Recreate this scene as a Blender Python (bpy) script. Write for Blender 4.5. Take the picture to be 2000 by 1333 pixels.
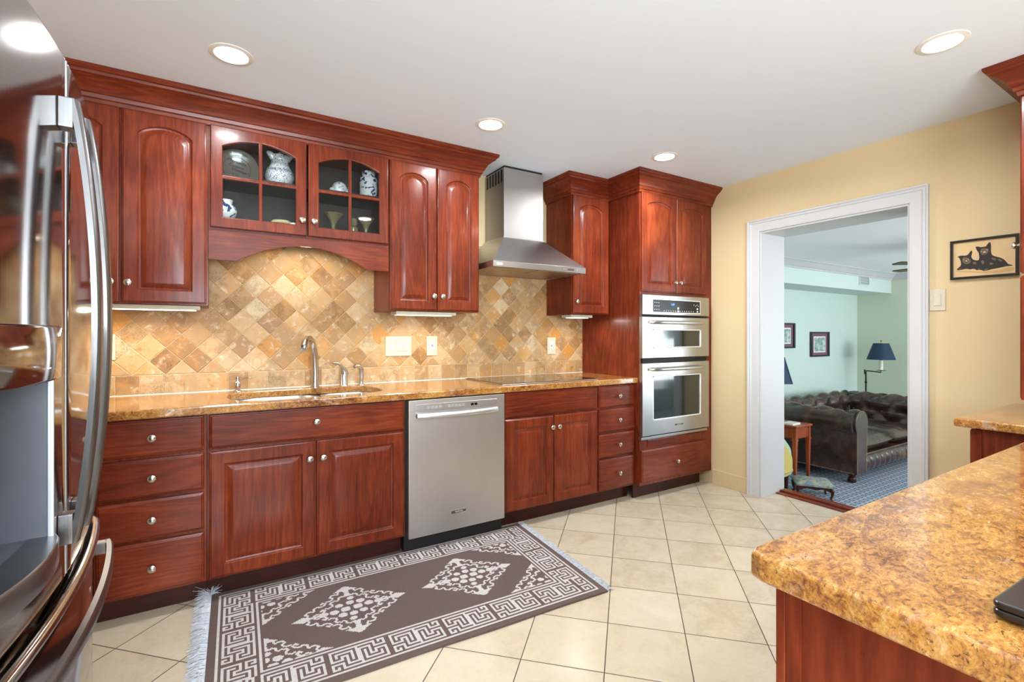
import bpy, bmesh, math, random
import numpy as np
from mathutils import Vector, Matrix
random.seed(7)
for o in list(bpy.data.objects): bpy.data.objects.remove(o)
S = bpy.context.scene
COL = S.collection
PI = math.pi
# ------------------------------------------------------------------ camera
cd = bpy.data.cameras.new('camera'); cam = bpy.data.objects.new('camera', cd); COL.objects.link(cam)
cam.location = (-3.501, -3.229, 1.237)
cam.rotation_euler = (PI/2, 0, -math.radians(31.46))
cd.sensor_width = 36; cd.lens = 36*941.3/2000
cd.shift_y = (653.8-666.5)/2000*-1*-1
cd.clip_start = 0.02
S.camera = cam
# ------------------------------------------------------------------ colour, world, lights
S.view_settings.view_transform = 'Standard'; S.view_settings.look = 'None'
S.view_settings.gamma = 1; S.view_settings.use_curve_mapping = False
S.view_settings.exposure = 0.58
w = bpy.data.worlds.new('world'); S.world = w; w.use_nodes = True
bg = w.node_tree.nodes['Background']; bg.inputs[0].default_value = (.82, .91, 1, 1); bg.inputs[1].default_value = 2.2

def area(name, loc, rot, sx, sy, power, col=(1,1,1), shape='RECTANGLE', spread=180):
    l = bpy.data.lights.new(name, 'AREA'); l.shape = shape; l.size = sx; l.size_y = sy
    l.energy = power; l.color = col; l.spread = math.radians(spread)
    o = bpy.data.objects.new(name, l); COL.objects.link(o); o.location = loc; o.rotation_euler = rot
    return o
# added fill lamps at unseen kitchen windows; daylight by the living room's window
area('kitchen_fill', (-3.2, -5.62, 1.4), (math.radians(124), 0, 0), 1.7, 1.3, 125, (.80, .91, 1))
area('kitchen_fill', (-4.44, -4.5, 1.4), (math.radians(128), 0, -PI/2), 1.5, 1.3, 42, (.80, .91, 1))
area('daylight_living', (2.9, -4.35, 1.0), (math.radians(134), 0, 0), 2.4, 1.5, 66, (.90, .96, 1))
CANS = [(-3.449, -.835), (-2.167, -.812), (-.923, -.99), (-.955, -2.461), (-2.2, -2.5), (-3.45, -4.1), (-2.2, -4.1), (-.955, -4.1)]  # last four cans are unseen, added to light the near half
for i, (x, y) in enumerate(CANS):
    area('can_light', (x, y, 2.428), (0, 0, 0), .12, .12, (7.6, 7.6, 12.5, 7.6, 7.6, 7, 7, 7)[i], (.89, .95, 1), 'DISK', 165)
for x0, x1, p in ((-4.2, -3.58, 2.2), (-2.548, -2.148, 1.4), (-1.17, -.96, 1.05)):
    area('under_cabinet_glow', ((x0+x1)/2, -.24, 1.352), (math.radians(-10), 0, 0), x1-x0-.04, .05, p, (1, .94, .86))
area('sink_glow', (-3.05, -.2, 1.752), (0, 0, 0), .3, .06, 1.0, (1, .88, .7))

# ------------------------------------------------------------------ node helper
def lin(c):
    return tuple(((v/255)/12.92 if v/255 <= .04045 else ((v/255+.055)/1.055)**2.4) for v in c) + (1,)
class V:
    def __init__(s, g, k): s.g = g; s.k = k
    def _b(s, op, o, rev=False):
        return s.g.math(op, o, s) if rev else s.g.math(op, s, o)
    def __add__(s, o): return s._b('ADD', o)
    def __radd__(s, o): return s._b('ADD', o)
    def __sub__(s, o): return s._b('SUBTRACT', o)
    def __rsub__(s, o): return s._b('SUBTRACT', o, True)
    def __mul__(s, o): return s._b('MULTIPLY', o)
    def __rmul__(s, o): return s._b('MULTIPLY', o)
    def __truediv__(s, o): return s._b('DIVIDE', o)
class G:
    def __init__(s, name):
        s.mat = bpy.data.materials.new(name); s.mat.use_nodes = True
        s.nt = s.mat.node_tree; s.n = s.nt.nodes; s.l = s.nt.links
        s.p = s.n['Principled BSDF']; s.out = s.n['Material Output']
    def put(s, inp, v):
        if isinstance(v, V): s.l.new(v.k, inp)
        elif isinstance(v, (int, float)) and hasattr(inp.default_value, '__len__'): inp.default_value = [v]*len(inp.default_value)
        else: inp.default_value = v
    def node(s, t, out=0, ins=None, **kw):
        n = s.n.new(t)
        for k, v in kw.items(): setattr(n, k, v)
        for k, v in (ins or {}).items(): s.put(n.inputs[k], v)
        return V(s, n.outputs[out])
    def math(s, op, a, b=0., c=None):
        n = s.n.new('ShaderNodeMath'); n.operation = op
        s.put(n.inputs[0], a); s.put(n.inputs[1], b)
        if c is not None: s.put(n.inputs[2], c)
        return V(s, n.outputs[0])
    def pos(s): return s.node('ShaderNodeNewGeometry', 0)
    def obj(s): return s.node('ShaderNodeTexCoord', 3)
    def rnd(s): return s.node('ShaderNodeObjectInfo', 'Random')
    def sep(s, v):
        n = s.n.new('ShaderNodeSeparateXYZ'); s.put(n.inputs[0], v)
        return [V(s, n.outputs[i]) for i in range(3)]
    def comb(s, x, y, z): return s.node('ShaderNodeCombineXYZ', 0, {0: x, 1: y, 2: z})
    def noise(s, v, scale, detail=3, rough=.55, dist=0, out=0, w=None):
        ins = {'Vector': v, 'Scale': scale, 'Detail': detail, 'Roughness': rough, 'Distortion': dist}
        if w is not None: ins['W'] = w; return s.node('ShaderNodeTexNoise', out, ins, noise_dimensions='4D')
        return s.node('ShaderNodeTexNoise', out, ins)
    def white(s, v, out=0): return s.node('ShaderNodeTexWhiteNoise', out, {'Vector': v}, noise_dimensions='3D')
    def ramp(s, f, stops, interp='LINEAR'):
        n = s.n.new('ShaderNodeValToRGB'); s.put(n.inputs[0], f); r = n.color_ramp; r.interpolation = interp
        while len(r.elements) > 1: r.elements.remove(r.elements[-1])
        for i, (p, c) in enumerate(stops):
            e = r.elements[0] if i == 0 else r.elements.new(p)
            e.position = p; e.color = lin(c) if max(c) > 1.001 else tuple(c)+(1,)
        return V(s, n.outputs[0])
    def mix(s, f, a, b, blend='MIX'):
        n = s.n.new('ShaderNodeMix'); n.data_type = 'RGBA'; n.blend_type = blend
        s.put(n.inputs[0], f); s.put(n.inputs[6], lin(a) if isinstance(a, tuple) else a); s.put(n.inputs[7], lin(b) if isinstance(b, tuple) else b)
        return V(s, n.outputs[2])
    def step(s, v, a, b):  # smoothstep a..b -> 0..1
        return s.node('ShaderNodeMapRange', 0, {0: v, 1: a, 2: b, 3: 0., 4: 1.}, interpolation_type='SMOOTHSTEP')
    def bump(s, h, strength=.3, dist=.01):
        v = s.node('ShaderNodeBump', 0, {'Height': h, 'Strength': strength, 'Distance': dist}); s.l.new(v.k, s.p.inputs['Normal'])
    def fin(s, col=None, rough=.5, metal=0., spec=.5, coat=0., crough=.1):
        if col is not None: s.put(s.p.inputs['Base Color'], lin(col) if isinstance(col, tuple) else col)
        s.put(s.p.inputs['Roughness'], rough); s.put(s.p.inputs['Metallic'], metal)
        s.put(s.p.inputs['Specular IOR Level'], spec); s.put(s.p.inputs['Coat Weight'], coat); s.put(s.p.inputs['Coat Roughness'], crough)
        return s.mat
M = {}
def plain(n, col, rough=.5, metal=0., spec=.5, coat=0., var=.04, sc=30):
    g = G(n); f = g.noise(g.obj(), sc, 2)
    c = g.mix(f, tuple(max(0, v*(1-var)) for v in col), tuple(min(255, v*(1+var)) for v in col))
    M[n] = g.fin(c, rough, metal, spec, coat); return M[n]
def emis(n, col, st):
    g = G(n); g.put(g.p.inputs['Emission Color'], lin(col)); g.put(g.p.inputs['Emission Strength'], st); M[n] = g.fin(col, .4)
# cherry wood, grain along an axis
def wood(n, ax, dark=(70, 23, 12), mid=(110, 43, 22), light=(144, 66, 35), rough=.30, coat=.10):
    g = G(n); x, y, z = g.sep(g.obj()); r = g.rnd()*37.
    st = {'x': (.9, 9., 9.), 'y': (9., .9, 9.), 'z': (9., 9., .9)}[ax]
    v = g.comb((x+r)*st[0], (y+r)*st[1], (z+r)*st[2])
    n1 = g.noise(v, .8, 3, .5, 1.2)
    rings = g.math('SINE', n1*46.)*.5+.5
    fine = g.noise(g.comb((x+r)*st[0]*6, (y+r)*st[1]*6, (z+r)*st[2]*6), 2.2, 4, .6)
    big = g.noise(g.comb(x+r, y+r, z), 3., 2)
    f = rings*.12+fine*.40+big*.56-.04
    M[n] = g.fin(g.ramp(f, [(.25, dark), (.52, mid), (.8, light)]), g.math('ADD', fine*.12, rough-.06), 0, .22, coat, .12)
    g.bump(fine, .06, .004)
wood('wood_z', 'z'); wood('wood_x', 'x'); wood('wood_y', 'y')
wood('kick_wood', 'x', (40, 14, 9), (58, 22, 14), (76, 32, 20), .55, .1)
wood('table_wood', 'z', (104, 40, 20), (146, 66, 36), (176, 90, 52))
wood('dark_wood', 'z', (44, 22, 14), (66, 34, 22), (90, 50, 34))
plain('cab_inside', (50, 36, 30), .6)
plain('gap_black', (12, 10, 10), .6)
# walls and paint
def paint(n, col, rough=.6):
    g = G(n); a = g.noise(g.pos(), 1.2, 2); b = g.noise(g.pos(), 220, 2)
    c = g.mix(a, tuple(v*.985 for v in col), col); g.bump(b, .05, .002); M[n] = g.fin(c, rough, 0, .3)
paint('yellow_paint', (212, 188, 146)); paint('ceiling_paint', (234, 244, 254), .75); paint('trim_paint', (198, 197, 196), .35)
paint('aqua_paint', (204, 220, 212)); paint('sage_paint', (208, 216, 194)); paint('lr_ceiling_paint', (244, 244, 244), .7)
# floor tiles, laid diagonally
g = G('floor_tile'); x, y, z = g.sep(g.pos())
D = .4425
u = (x+1.63+y+1.239)/D; v = (x+1.63-y-1.239)/D
fu = g.math('FRACT', u+100.); fv = g.math('FRACT', v+100.)
du = g.math('MINIMUM', fu, 1.-fu); dv = g.math('MINIMUM', fv, 1.-fv)
e = g.math('MINIMUM', du, dv)*(D/1.4142)
cid = g.comb(g.math('FLOOR', u+100.), g.math('FLOOR', v+100.), 3.)
wr = g.white(cid)
vein = g.noise(g.pos(), 5.5, 6, .62, .9, w=wr*40.)
sp = g.noise(g.pos(), 26, 5, .6, 1.5, w=wr*60.)
c = g.ramp(vein*.6+sp*.25+wr*.15, [(.28, (176, 158, 132)), (.48, (194, 178, 153)), (.7, (204, 191, 168))])
c = g.mix(g.step(g.noise(g.pos(), 60, 2, .5, 2., w=wr*20.), .70, .76), c, (206, 172, 122))
grout = g.step(e, .0013, .0025)
M['floor_tile'] = g.fin(g.mix(grout, (62, 50, 40), c), g.math('SUBTRACT', .62, grout*.40), 0, .45)
g.bump(g.step(e, 0., .004), .35, .002)
# travertine backsplash: diamonds over a straight bottom row
def travertine(n, ox=0):
    g = G(n); x, y, z = g.sep(g.pos()); d = .1455
    a = (x+2.43); b = (z-1.020)
    u = (a+b)/d+200.; v = (a-b)/d+200.
    wob = (g.noise(g.pos(), 40, 2)-.5)*.004
    fu = g.math('FRACT', u); fv = g.math('FRACT', v)
    e1 = g.math('MINIMUM', g.math('MINIMUM', fu, 1.-fu), g.math('MINIMUM', fv, 1.-fv))*(d/1.4142)
    ub = (x+3.446)/.1017+200.; fb = g.math('FRACT', ub)
    vb = g.math('FRACT', (z-.917)/.1025+30.)
    e2 = g.math('MINIMUM', g.math('MINIMUM', fb, 1.-fb), g.math('MINIMUM', vb, 1.-vb))*.1017
    row = g.math('LESS_THAN', z, 1.0195)
    cid = g.node('ShaderNodeMix', 1, {0: row, 4: g.comb(g.math('FLOOR', u), g.math('FLOOR', v), 1.), 5: g.comb(g.math('FLOOR', ub), 7., 5.)}, data_type='VECTOR')
    e = e1*(1.-row)+e2*row
    e = g.math('MINIMUM', e, g.math('ABSOLUTE', z-1.0195))+wob*.35
    r1 = g.white(cid); r2 = g.sep(g.white(cid, 1))
    base = g.ramp(r1, [(0, (150, 112, 72)), (.2, (174, 138, 94)), (.4, (190, 160, 118)), (.55, (164, 124, 78)), (.7, (198, 174, 136)), (.85, (188, 132, 62)), (1, (208, 188, 154))])
    wv = r2[1]*90.
    n1 = g.noise(g.pos(), 16, 6, .65, 1.0, w=wv)
    c = g.mix(g.step(n1, .44, .72)*.7, base, (196, 138, 62))
    c = g.mix(g.step(g.noise(g.pos(), 22, 6, .7, .6, w=wv+5.), .52, .75)*.75, c, (238, 222, 192))
    n2 = g.noise(g.pos(), 75, 4, .62, 2.4, w=wv+9.)
    amount = g.math('MULTIPLY', g.step(r2[2], .35, .8), .95)
    pit = g.step(g.math('ABSOLUTE', n2-.5), .034, .012)*amount
    pit = pit*g.step(g.noise(g.pos(), 18, 3, .5, 0, w=wv), .42, .58)
    c = g.mix(pit*.75, c, (96, 62, 34))
    br = g.step(g.noise(g.pos(), 11, 5, .6, .4, w=wv+20.), .60, .74)*g.step(r2[0], .55, .9)
    c = g.mix(br*.75, c, (126, 78, 34))
    gr = g.step(e, .0004, .0016)
    c = g.mix(gr, (206, 180, 142), c)
    h = g.step(e, .0003, .0045)*1.0-pit*.35+n1*.12
    g.bump(h, .55, .004)
    M[n] = g.fin(c, .48, 0, .35)
travertine('travertine')
# granite
g = G('granite'); P = g.pos()
x, y, z = g.sep(P); Q = g.comb(x*.75+y*.35, y*1.35-x*.35, z*1.2)
a = g.noise(Q, 5.5, 7, .68, 1.3); b = g.noise(Q, 40, 6, .75, 1.4); c3 = g.noise(Q, 150, 4, .7, .6)
c = g.ramp(a*.36+b*.44+c3*.24, [(.36, (58, 32, 24)), (.44, (114, 66, 38)), (.505, (158, 104, 50)), (.57, (186, 134, 66)), (.67, (206, 174, 126))])
c = g.mix(g.step(g.noise(Q, 7, 6, .65, 2.2, w=3.), .57, .68)*.55, c, (190, 160, 144))
c = g.mix(g.step(g.noise(Q, 9, 6, .7, 1.8, w=11.), .58, .72)*.6, c, (112, 86, 80))
c = g.mix(g.step(g.noise(Q, 95, 5, .72, 1.0, w=5.), .575, .63)*.85, c, (58, 40, 32))
c = g.mix(g.step(g.noise(Q, 60, 4, .7, 1.5, w=21.), .66, .71)*.8, c, (240, 226, 204))
M['granite'] = g.fin(c, .14, 0, .7, .5, .03)
# metals
def steel(n, ax, col=(190, 188, 186), rough=.26, st=.10, lo=.05):
    g = G(n); x, y, z = g.sep(g.obj()); m = {'x': (1, 260, 260), 'y': (260, 1, 260), 'z': (260, 260, 1)}[ax]
    f = g.noise(g.comb(x*m[0], y*m[1], z*m[2]), 1., 2)
    s = g.noise(g.comb(x*3, y*3, z*3), 1.4, 3)
    g.bump(f, st, .001)
    M[n] = g.fin(g.mix(s, tuple(v*.93 for v in col), col), f*lo+(rough-.02), 1., .5)
steel('steel_x', 'x', (200, 198, 196), .30); steel('steel_z', 'z', (216, 214, 210), .38)
steel('hood_steel', 'z', (176, 172, 170), .44, .05); steel('fridge_steel', 'z', (166, 160, 156), .11, .02, .02); steel('handle_steel', 'z', (142, 140, 140), .30)
steel('nickel', 'z', (206, 200, 192), .24, .03); steel('chrome', 'z', (225, 225, 228), .07, .0, .0)
steel('white_steel', 'x', (225, 226, 228), .34, .05)
steel('satin_trim', 'z', (200, 202, 208), .45, .0, .0); steel('lip_steel', 'z', (190, 190, 192), .16, .0, .0)
steel('oven_steel', 'x', (186, 186, 184), .30)
plain('grey_plastic', (96, 98, 104), .35, .3); plain('dark_grey', (48, 46, 46), .5); plain('black_glass', (10, 10, 11), .06, 0, .6, .5)
plain('panel_black', (18, 18, 20), .25); plain('white_plastic', (204, 195, 172), .6, 0, .3); plain('button_grey', (150, 148, 144), .4)
plain('slot_dark', (70, 60, 50), .5); plain('filter_steel', (176, 160, 132), .4, .7)
plain('soft_white', (236, 232, 224), .4); plain('black_frame', (24, 18, 18), .3, 0, .5, .3)
emis('can_lens', (255, 250, 240), 9.); emis('uc_lens', (255, 236, 200), 6.); emis('display_blue', (90, 130, 255), 1.5); emis('disp_white', (200, 205, 225), .6)
plain('oven_window', (16, 26, 24), .05, 0, .7, .6)
plain('clay_tile', (206, 182, 138), .45)
plain('brass', (190, 150, 80), .3, 1.)
plain('candle_white', (235, 232, 222), .5); plain('navy_shade', (30, 58, 82), .7); plain('bronze', (40, 38, 36), .35, .7)
# thin glass
g = G('pane_glass'); n = g.n
tr = n.new('ShaderNodeBsdfTransparent'); tr.inputs[0].default_value = (.93, .95, .94, 1)
gl = n.new('ShaderNodeBsdfGlossy'); gl.inputs['Roughness'].default_value = .02
fr = n.new('ShaderNodeFresnel'); fr.inputs[0].default_value = 1.28
mx = n.new('ShaderNodeMixShader'); g.l.new(fr.outputs[0], mx.inputs[0]); g.l.new(tr.outputs[0], mx.inputs[1]); g.l.new(gl.outputs[0], mx.inputs[2])
g.l.new(mx.outputs[0], g.out.inputs[0]); M['pane_glass'] = g.mat
# painted pottery
def pottery(n, sc, th, base=(222, 222, 224), blue=(44, 62, 112), dist=1.5, dots=False):
    g = G(n)
    if dots:
        d = g.node('ShaderNodeTexVoronoi', 0, {'Vector': g.obj(), 'Scale': sc}); f = g.step(d, th, th*.8)
    else:
        f = g.step(g.noise(g.obj(), sc, 3, .5, dist), th, th+.03)
    M[n] = g.fin(g.mix(f, base, blue), .15, 0, .5, .4)
pottery('dotted_pottery', 120, .34, dots=True); pottery('floral_pottery', 26, .55); pottery('bold_pottery', 16, .53); pottery('spot_pottery', 34, .60)
pottery('olive_glass', 30, .6, (128, 120, 82), (84, 84, 56)); pottery('plate_clay', 9, .62, (150, 138, 126), (120, 108, 98)); pottery('shell_clay', 30, .6, (190, 176, 130), (214, 200, 160))
# leather, carpet, fabrics
g = G('leather'); f = g.noise(g.obj(), 5, 4, .6, .5); h = g.noise(g.obj(), 160, 3)
M['leather'] = g.fin(g.ramp(f, [(.3, (34, 22, 20)), (.52, (62, 42, 36)), (.72, (104, 72, 54))]), .26, 0, .6, .35, .2); g.bump(h, .12, .002)
plain('nail_brass', (168, 146, 118), .35, .7)
g = G('lr_carpet'); x, y, z = g.sep(g.pos())
u = g.math('FRACT', (x+y*.0)/.075+g.math('FLOOR', y/.06+100.)*.5+50.); v = g.math('FRACT', y/.06+100.)
au = g.math('ABSOLUTE', u-.5); av = g.math('ABSOLUTE', v-.5)
box_ = g.math('MULTIPLY', g.math('LESS_THAN', au, .33), g.math('LESS_THAN', av, .34))
inn = g.math('MULTIPLY', g.math('LESS_THAN', au, .2), g.math('LESS_THAN', av, .18))
cc = g.math('MULTIPLY', g.math('LESS_THAN', au, .09), g.math('LESS_THAN', av, .07))
f = box_-inn+cc
M['lr_carpet'] = g.fin(g.mix(f, (164, 172, 184), (82, 92, 112)), .9, 0, .1); g.bump(g.noise(g.pos(), 300, 2), .3, .004)
g = G('rug_wool'); at = g.node('ShaderNodeAttribute', 0, attribute_name='col')
nz = g.noise(g.pos(), 90, 3, .6); M['rug_wool'] = g.fin(g.mix(g.math('MULTIPLY', nz, .35), at, (70, 60, 58), 'MIX'), .95, 0, .1)
g.bump(g.noise(g.pos(), 420, 2), .5, .003)
plain('fringe_wool', (186, 188, 194), .9, 0, .1, 0, .2, 60)
g = G('tapestry'); f = g.noise(g.obj(), 26, 5, .65, 1.); M['tapestry'] = g.fin(g.ramp(f, [(.3, (96, 112, 118)), (.5, (138, 152, 154)), (.62, (186, 178, 140)), (.75, (128, 90, 84))]), .85, 0, .2)
plain('green_velvet', (168, 190, 160), .7); plain('mustard_velvet', (196, 178, 96), .75)
plain('mauve_mat', (118, 84, 98), .8); g = G('landscape_print'); f = g.noise(g.obj(), 16, 5, .6, .8); M['landscape_print'] = g.fin(g.ramp(f, [(.3, (84, 108, 104)), (.5, (150, 172, 168)), (.7, (214, 222, 212))]), .7)
plain('print_cream', (212, 180, 132), .6, var=.05, sc=12); plain('ink_black', (42, 34, 28), .7); plain('ink_grey', (104, 88, 66), .7); plain('ink_tan', (198, 160, 106), .7)
plain('letter_ink', (70, 62, 70), .6); plain('blue_ink', (52, 66, 118), .4)
plain('curtain_fabric', (196, 200, 204), .9)

# ------------------------------------------------------------------ mesh helpers
class MB:
    def __init__(s): s.v = []; s.f = []; s.m = []
    def add(s, vs, fs, m=0):
        b = len(s.v); s.v += [tuple(p) for p in vs]; s.f += [tuple(i+b for i in f) for f in fs]; s.m += [m]*len(fs); return s
    def box(s, x0, x1, y0, y1, z0, z1, m=0):
        x0, x1 = sorted((x0, x1)); y0, y1 = sorted((y0, y1)); z0, z1 = sorted((z0, z1))
        return s.add([(x0,y0,z0),(x1,y0,z0),(x1,y1,z0),(x0,y1,z0),(x0,y0,z1),(x1,y0,z1),(x1,y1,z1),(x0,y1,z1)],
              [(0,3,2,1),(4,5,6,7),(0,1,5,4),(1,2,6,5),(2,3,7,6),(3,0,4,7)], m)
    def loft(s, loops, m=0, cap=True, closed=True, wrap=False):
        n = len(loops[0]); vs = [p for l in loops for p in l]; fs = []
        L = len(loops)
        for i in range(L-1 if not wrap else L):
            for j in range(n if closed else n-1):
                a, b = i*n+j, i*n+(j+1) % n; c, d = ((i+1) % L)*n+(j+1) % n, ((i+1) % L)*n+j
                fs.append((a, b, c, d))
        if cap and not wrap: fs += [tuple(range(n))[::-1], tuple((L-1)*n+k for k in range(n))]
        return s.add(vs, fs, m)
    def tube(s, pts, r, n=10, m=0, cap=True, flat=1.0):
        pts = [Vector(p) for p in pts]; rs = r if isinstance(r, (list, tuple)) else [r]*len(pts)
        loops = []; prev = None
        for i, p in enumerate(pts):
            t = (pts[min(i+1, len(pts)-1)]-pts[max(i-1, 0)]).normalized()
            ref = prev if prev is not None else (Vector((0,0,1)) if abs(t.z) < .9 else Vector((1,0,0)))
            a = (ref-t*ref.dot(t)).normalized(); b = t.cross(a); prev = a
            loops.append([p+a*math.cos(2*PI*k/n)*rs[i]*flat+b*math.sin(2*PI*k/n)*rs[i] for k in range(n)])
        return s.loft(loops, m, cap)
    def lathe(s, prof, c, n=24, m=0, axis='z', sc=(1, 1)):
        loops = []
        for r, h in prof:
            l = []
            for k in range(n):
                a = 2*PI*k/n; p = (r*math.cos(a)*sc[0], r*math.sin(a)*sc[1], h)
                if axis == 'y': p = (p[0], -p[2], p[1])
                if axis == 'x': p = (-p[2], p[0], p[1])
                l.append((c[0]+p[0], c[1]+p[1], c[2]+p[2]))
            loops.append(l)
        return s.loft(loops, m)
    def sphere(s, c, r, n=8, m=0):
        return s.lathe([(max(1e-4, math.sin(PI*i/n))*r, -math.cos(PI*i/n)*r) for i in range(n+1)], c, n*2 if n > 5 else 8, m)
def wloc(o):
    v = Vector((0,0,0))
    while o is not None: v = v+Vector(o.location); o = o.parent
    return v
def build(name, mb, mats, parent=None, smooth=False, bevel=0, seg=2, at=None, angle=35):
    base = wloc(parent) if parent else Vector((0,0,0))
    me = bpy.data.meshes.new(name)
    off = Vector(at) if at else base
    me.from_pydata([tuple(Vector(p)-off) for p in mb.v], [], mb.f); me.update()
    mats = mats if isinstance(mats, (list, tuple)) else [mats]
    for k in mats: me.materials.append(M[k])
    for i, p in enumerate(me.polygons): p.material_index = min(mb.m[i], len(mats)-1); p.use_smooth = smooth
    bm = bmesh.new(); bm.from_mesh(me)
    bmesh.ops.recalc_face_normals(bm, faces=bm.faces); 
    if smooth:
        for e in bm.edges:
            if len(e.link_faces) == 2 and e.calc_face_angle(0) > math.radians(angle): e.smooth = False
    bm.to_mesh(me); bm.free()
    o = bpy.data.objects.new(name, me); COL.objects.link(o)
    if parent: o.parent = parent
    o.location = off-base
    if bevel:
        b = o.modifiers.new('bevel', 'BEVEL'); b.width = bevel; b.segments = seg; b.limit_method = 'ANGLE'; b.angle_limit = math.radians(40)
        b.harden_normals = False
        for p in me.polygons: p.use_smooth = True
        bm = bmesh.new(); bm.from_mesh(me)
        for e in bm.edges:
            if len(e.link_faces) == 2 and e.calc_face_angle(0) > math.radians(30): e.smooth = True
        bm.to_mesh(me); bm.free()
        wn = o.modifiers.new('wn', 'WEIGHTED_NORMAL'); wn.keep_sharp = True
    return o
def tag(o, label=None, cat=None, group=None, kind=None):
    if label: o['label'] = label
    if cat: o['category'] = cat
    if group: o['group'] = group
    if kind: o['kind'] = kind
    return o
def thing(name, label, cat, loc, group=None, rz=0):
    o = bpy.data.objects.new(name, None); o.empty_display_size = .05; COL.objects.link(o); o.location = loc; o.rotation_euler = (0, 0, rz)
    return tag(o, label, cat, group)
def struct(name, mb, mats, bevel=0, smooth=False):
    o = build(name, mb, mats, None, smooth, bevel); o['kind'] = 'structure'; return o
def part(name, mats, parent, *boxes, bevel=0, label=None):
    mb = MB()
    for b in boxes: mb.box(*b)
    o = build(name, mb, mats, parent, bevel=bevel)
    if label: o['label'] = label
    return o
def plate(name, outlines, t, fn, mats, parent, bevel=0., res=2):
    """flat board with holes: outlines in (u,v); fn(u,v,w) -> world, w = 0 (back) .. t (front)"""
    cu = bpy.data.curves.new('tmp', 'CURVE'); cu.dimensions = '2D'; cu.fill_mode = 'BOTH'
    cu.extrude = t/2-bevel; cu.bevel_depth = bevel; cu.bevel_resolution = res; cu.offset = -bevel
    for ol in outlines:
        sp = cu.splines.new('POLY'); sp.points.add(len(ol)-1); sp.use_cyclic_u = True
        for p, q in zip(sp.points, ol): p.co = (q[0], q[1], 0, 1)
    ob = bpy.data.objects.new('tmp', cu); COL.objects.link(ob)
    dg = bpy.context.evaluated_depsgraph_get(); me = bpy.data.meshes.new_from_object(ob.evaluated_get(dg))
    mb = MB(); mb.add([fn(v.co.x, v.co.y, v.co.z+t/2) for v in me.vertices], [tuple(p.vertices) for p in me.polygons])
    bpy.data.objects.remove(ob); bpy.data.curves.remove(cu); bpy.data.meshes.remove(me)
    # weld
    o = build(name, mb, mats, parent, smooth=False)
    bm = bmesh.new(); bm.from_mesh(o.data); bmesh.ops.remove_doubles(bm, verts=bm.verts, dist=1e-5); bmesh.ops.recalc_face_normals(bm, faces=bm.faces)
    bm.to_mesh(o.data); bm.free()
    return o
def text(name, s, size, fn, mat, parent, depth=.0006, align='CENTER', italic=0.):
    cu = bpy.data.curves.new('tmp', 'FONT'); cu.body = s; cu.size = size; cu.extrude = depth; cu.align_x = align; cu.align_y = 'CENTER'; cu.shear = italic
    ob = bpy.data.objects.new('tmp', cu); COL.objects.link(ob)
    dg = bpy.context.evaluated_depsgraph_get(); me = bpy.data.meshes.new_from_object(ob.evaluated_get(dg))
    mb = MB(); mb.add([fn(v.co.x, v.co.y, v.co.z) for v in me.vertices], [tuple(p.vertices) for p in me.polygons])
    bpy.data.objects.remove(ob); bpy.data.curves.remove(cu); bpy.data.meshes.remove(me)
    return build(name, mb, mat, parent)
def rrect(x0, x1, y0, y1, r, n=6):
    pts = []
    for cx, cy, a0 in ((x1-r, y0+r, -PI/2), (x1-r, y1-r, 0), (x0+r, y1-r, PI/2), (x0+r, y0+r, PI)):
        pts += [(cx+r*math.cos(a0+PI/2*k/n), cy+r*math.sin(a0+PI/2*k/n)) for k in range(n+1)]
    return pts
def FS(yf):  # face looking to -Y (room), w outward
    return lambda u, v, w: (u, yf-w, v)
def FN(yf):  # face looking to +Y
    return lambda u, v, w: (u, yf+w, v)
def FW(xf):  # face looking to -X
    return lambda u, v, w: (xf-w, u, v)
# ------------------------------------------------------------------ knobs and cabinet fronts
KNOB = None
def knob(parent, p, face='S', lab=None):
    global KNOB
    if KNOB is None:
        mb = MB(); mb.lathe([(.0045, 0), (.0065, .001), (.0055, .004), (.0045, .010), (.008, .014), (.0145, .0165), (.0165, .0205), (.0155, .025), (.010, .0285), (.0001, .0295)], (0,0,0), 20, axis='y')
        for k in range(2):
            mb.tube([(-.013, -.0262, .004-k*.008), (0, -.0295, .004-k*.008), (.013, -.0262, .004-k*.008)], .0012, 6)
        me_o = build('knob', mb, 'nickel', None, smooth=True, at=(0,0,0)); KNOB = me_o.data; bpy.data.objects.remove(me_o)
    o = bpy.data.objects.new('knob', KNOB); COL.objects.link(o); o.parent = parent
    o.location = Vector(p)-wloc(parent)
    if face == 'W': o.rotation_euler = (0, 0, -PI/2)
    if face == 'N': o.rotation_euler = (0, 0, PI)
    return o
def arch_loop(x0, x1, z0, z1, rise, N=12):
    pts = []
    K = 4
    for i in range(K): pts.append((x0+(x1-x0)*i/K, z0))
    for i in range(K): pts.append((x1, z0+(z1-rise-z0)*i/K))
    for i in range(N):
        t = i/N; x = x1+(x0-x1)*t; pts.append((x, z1-rise+rise*(1-(2*t-1)**2)**.8 if rise else z1))
    for i in range(K): pts.append((x0, z1-rise+(z0-(z1-rise))*i/K))
    return pts
def rect_match(x0, x1, z0, z1, N=12):
    pts = []; K = 4
    for i in range(K): pts.append((x0+(x1-x0)*i/K, z0))
    for i in range(K): pts.append((x1, z0+(z1-z0)*i/K))
    for i in range(N): pts.append((x1+(x0-x1)*i/N, z1))
    for i in range(K): pts.append((x0, z1+(z0-z1)*i/K))
    return pts
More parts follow.
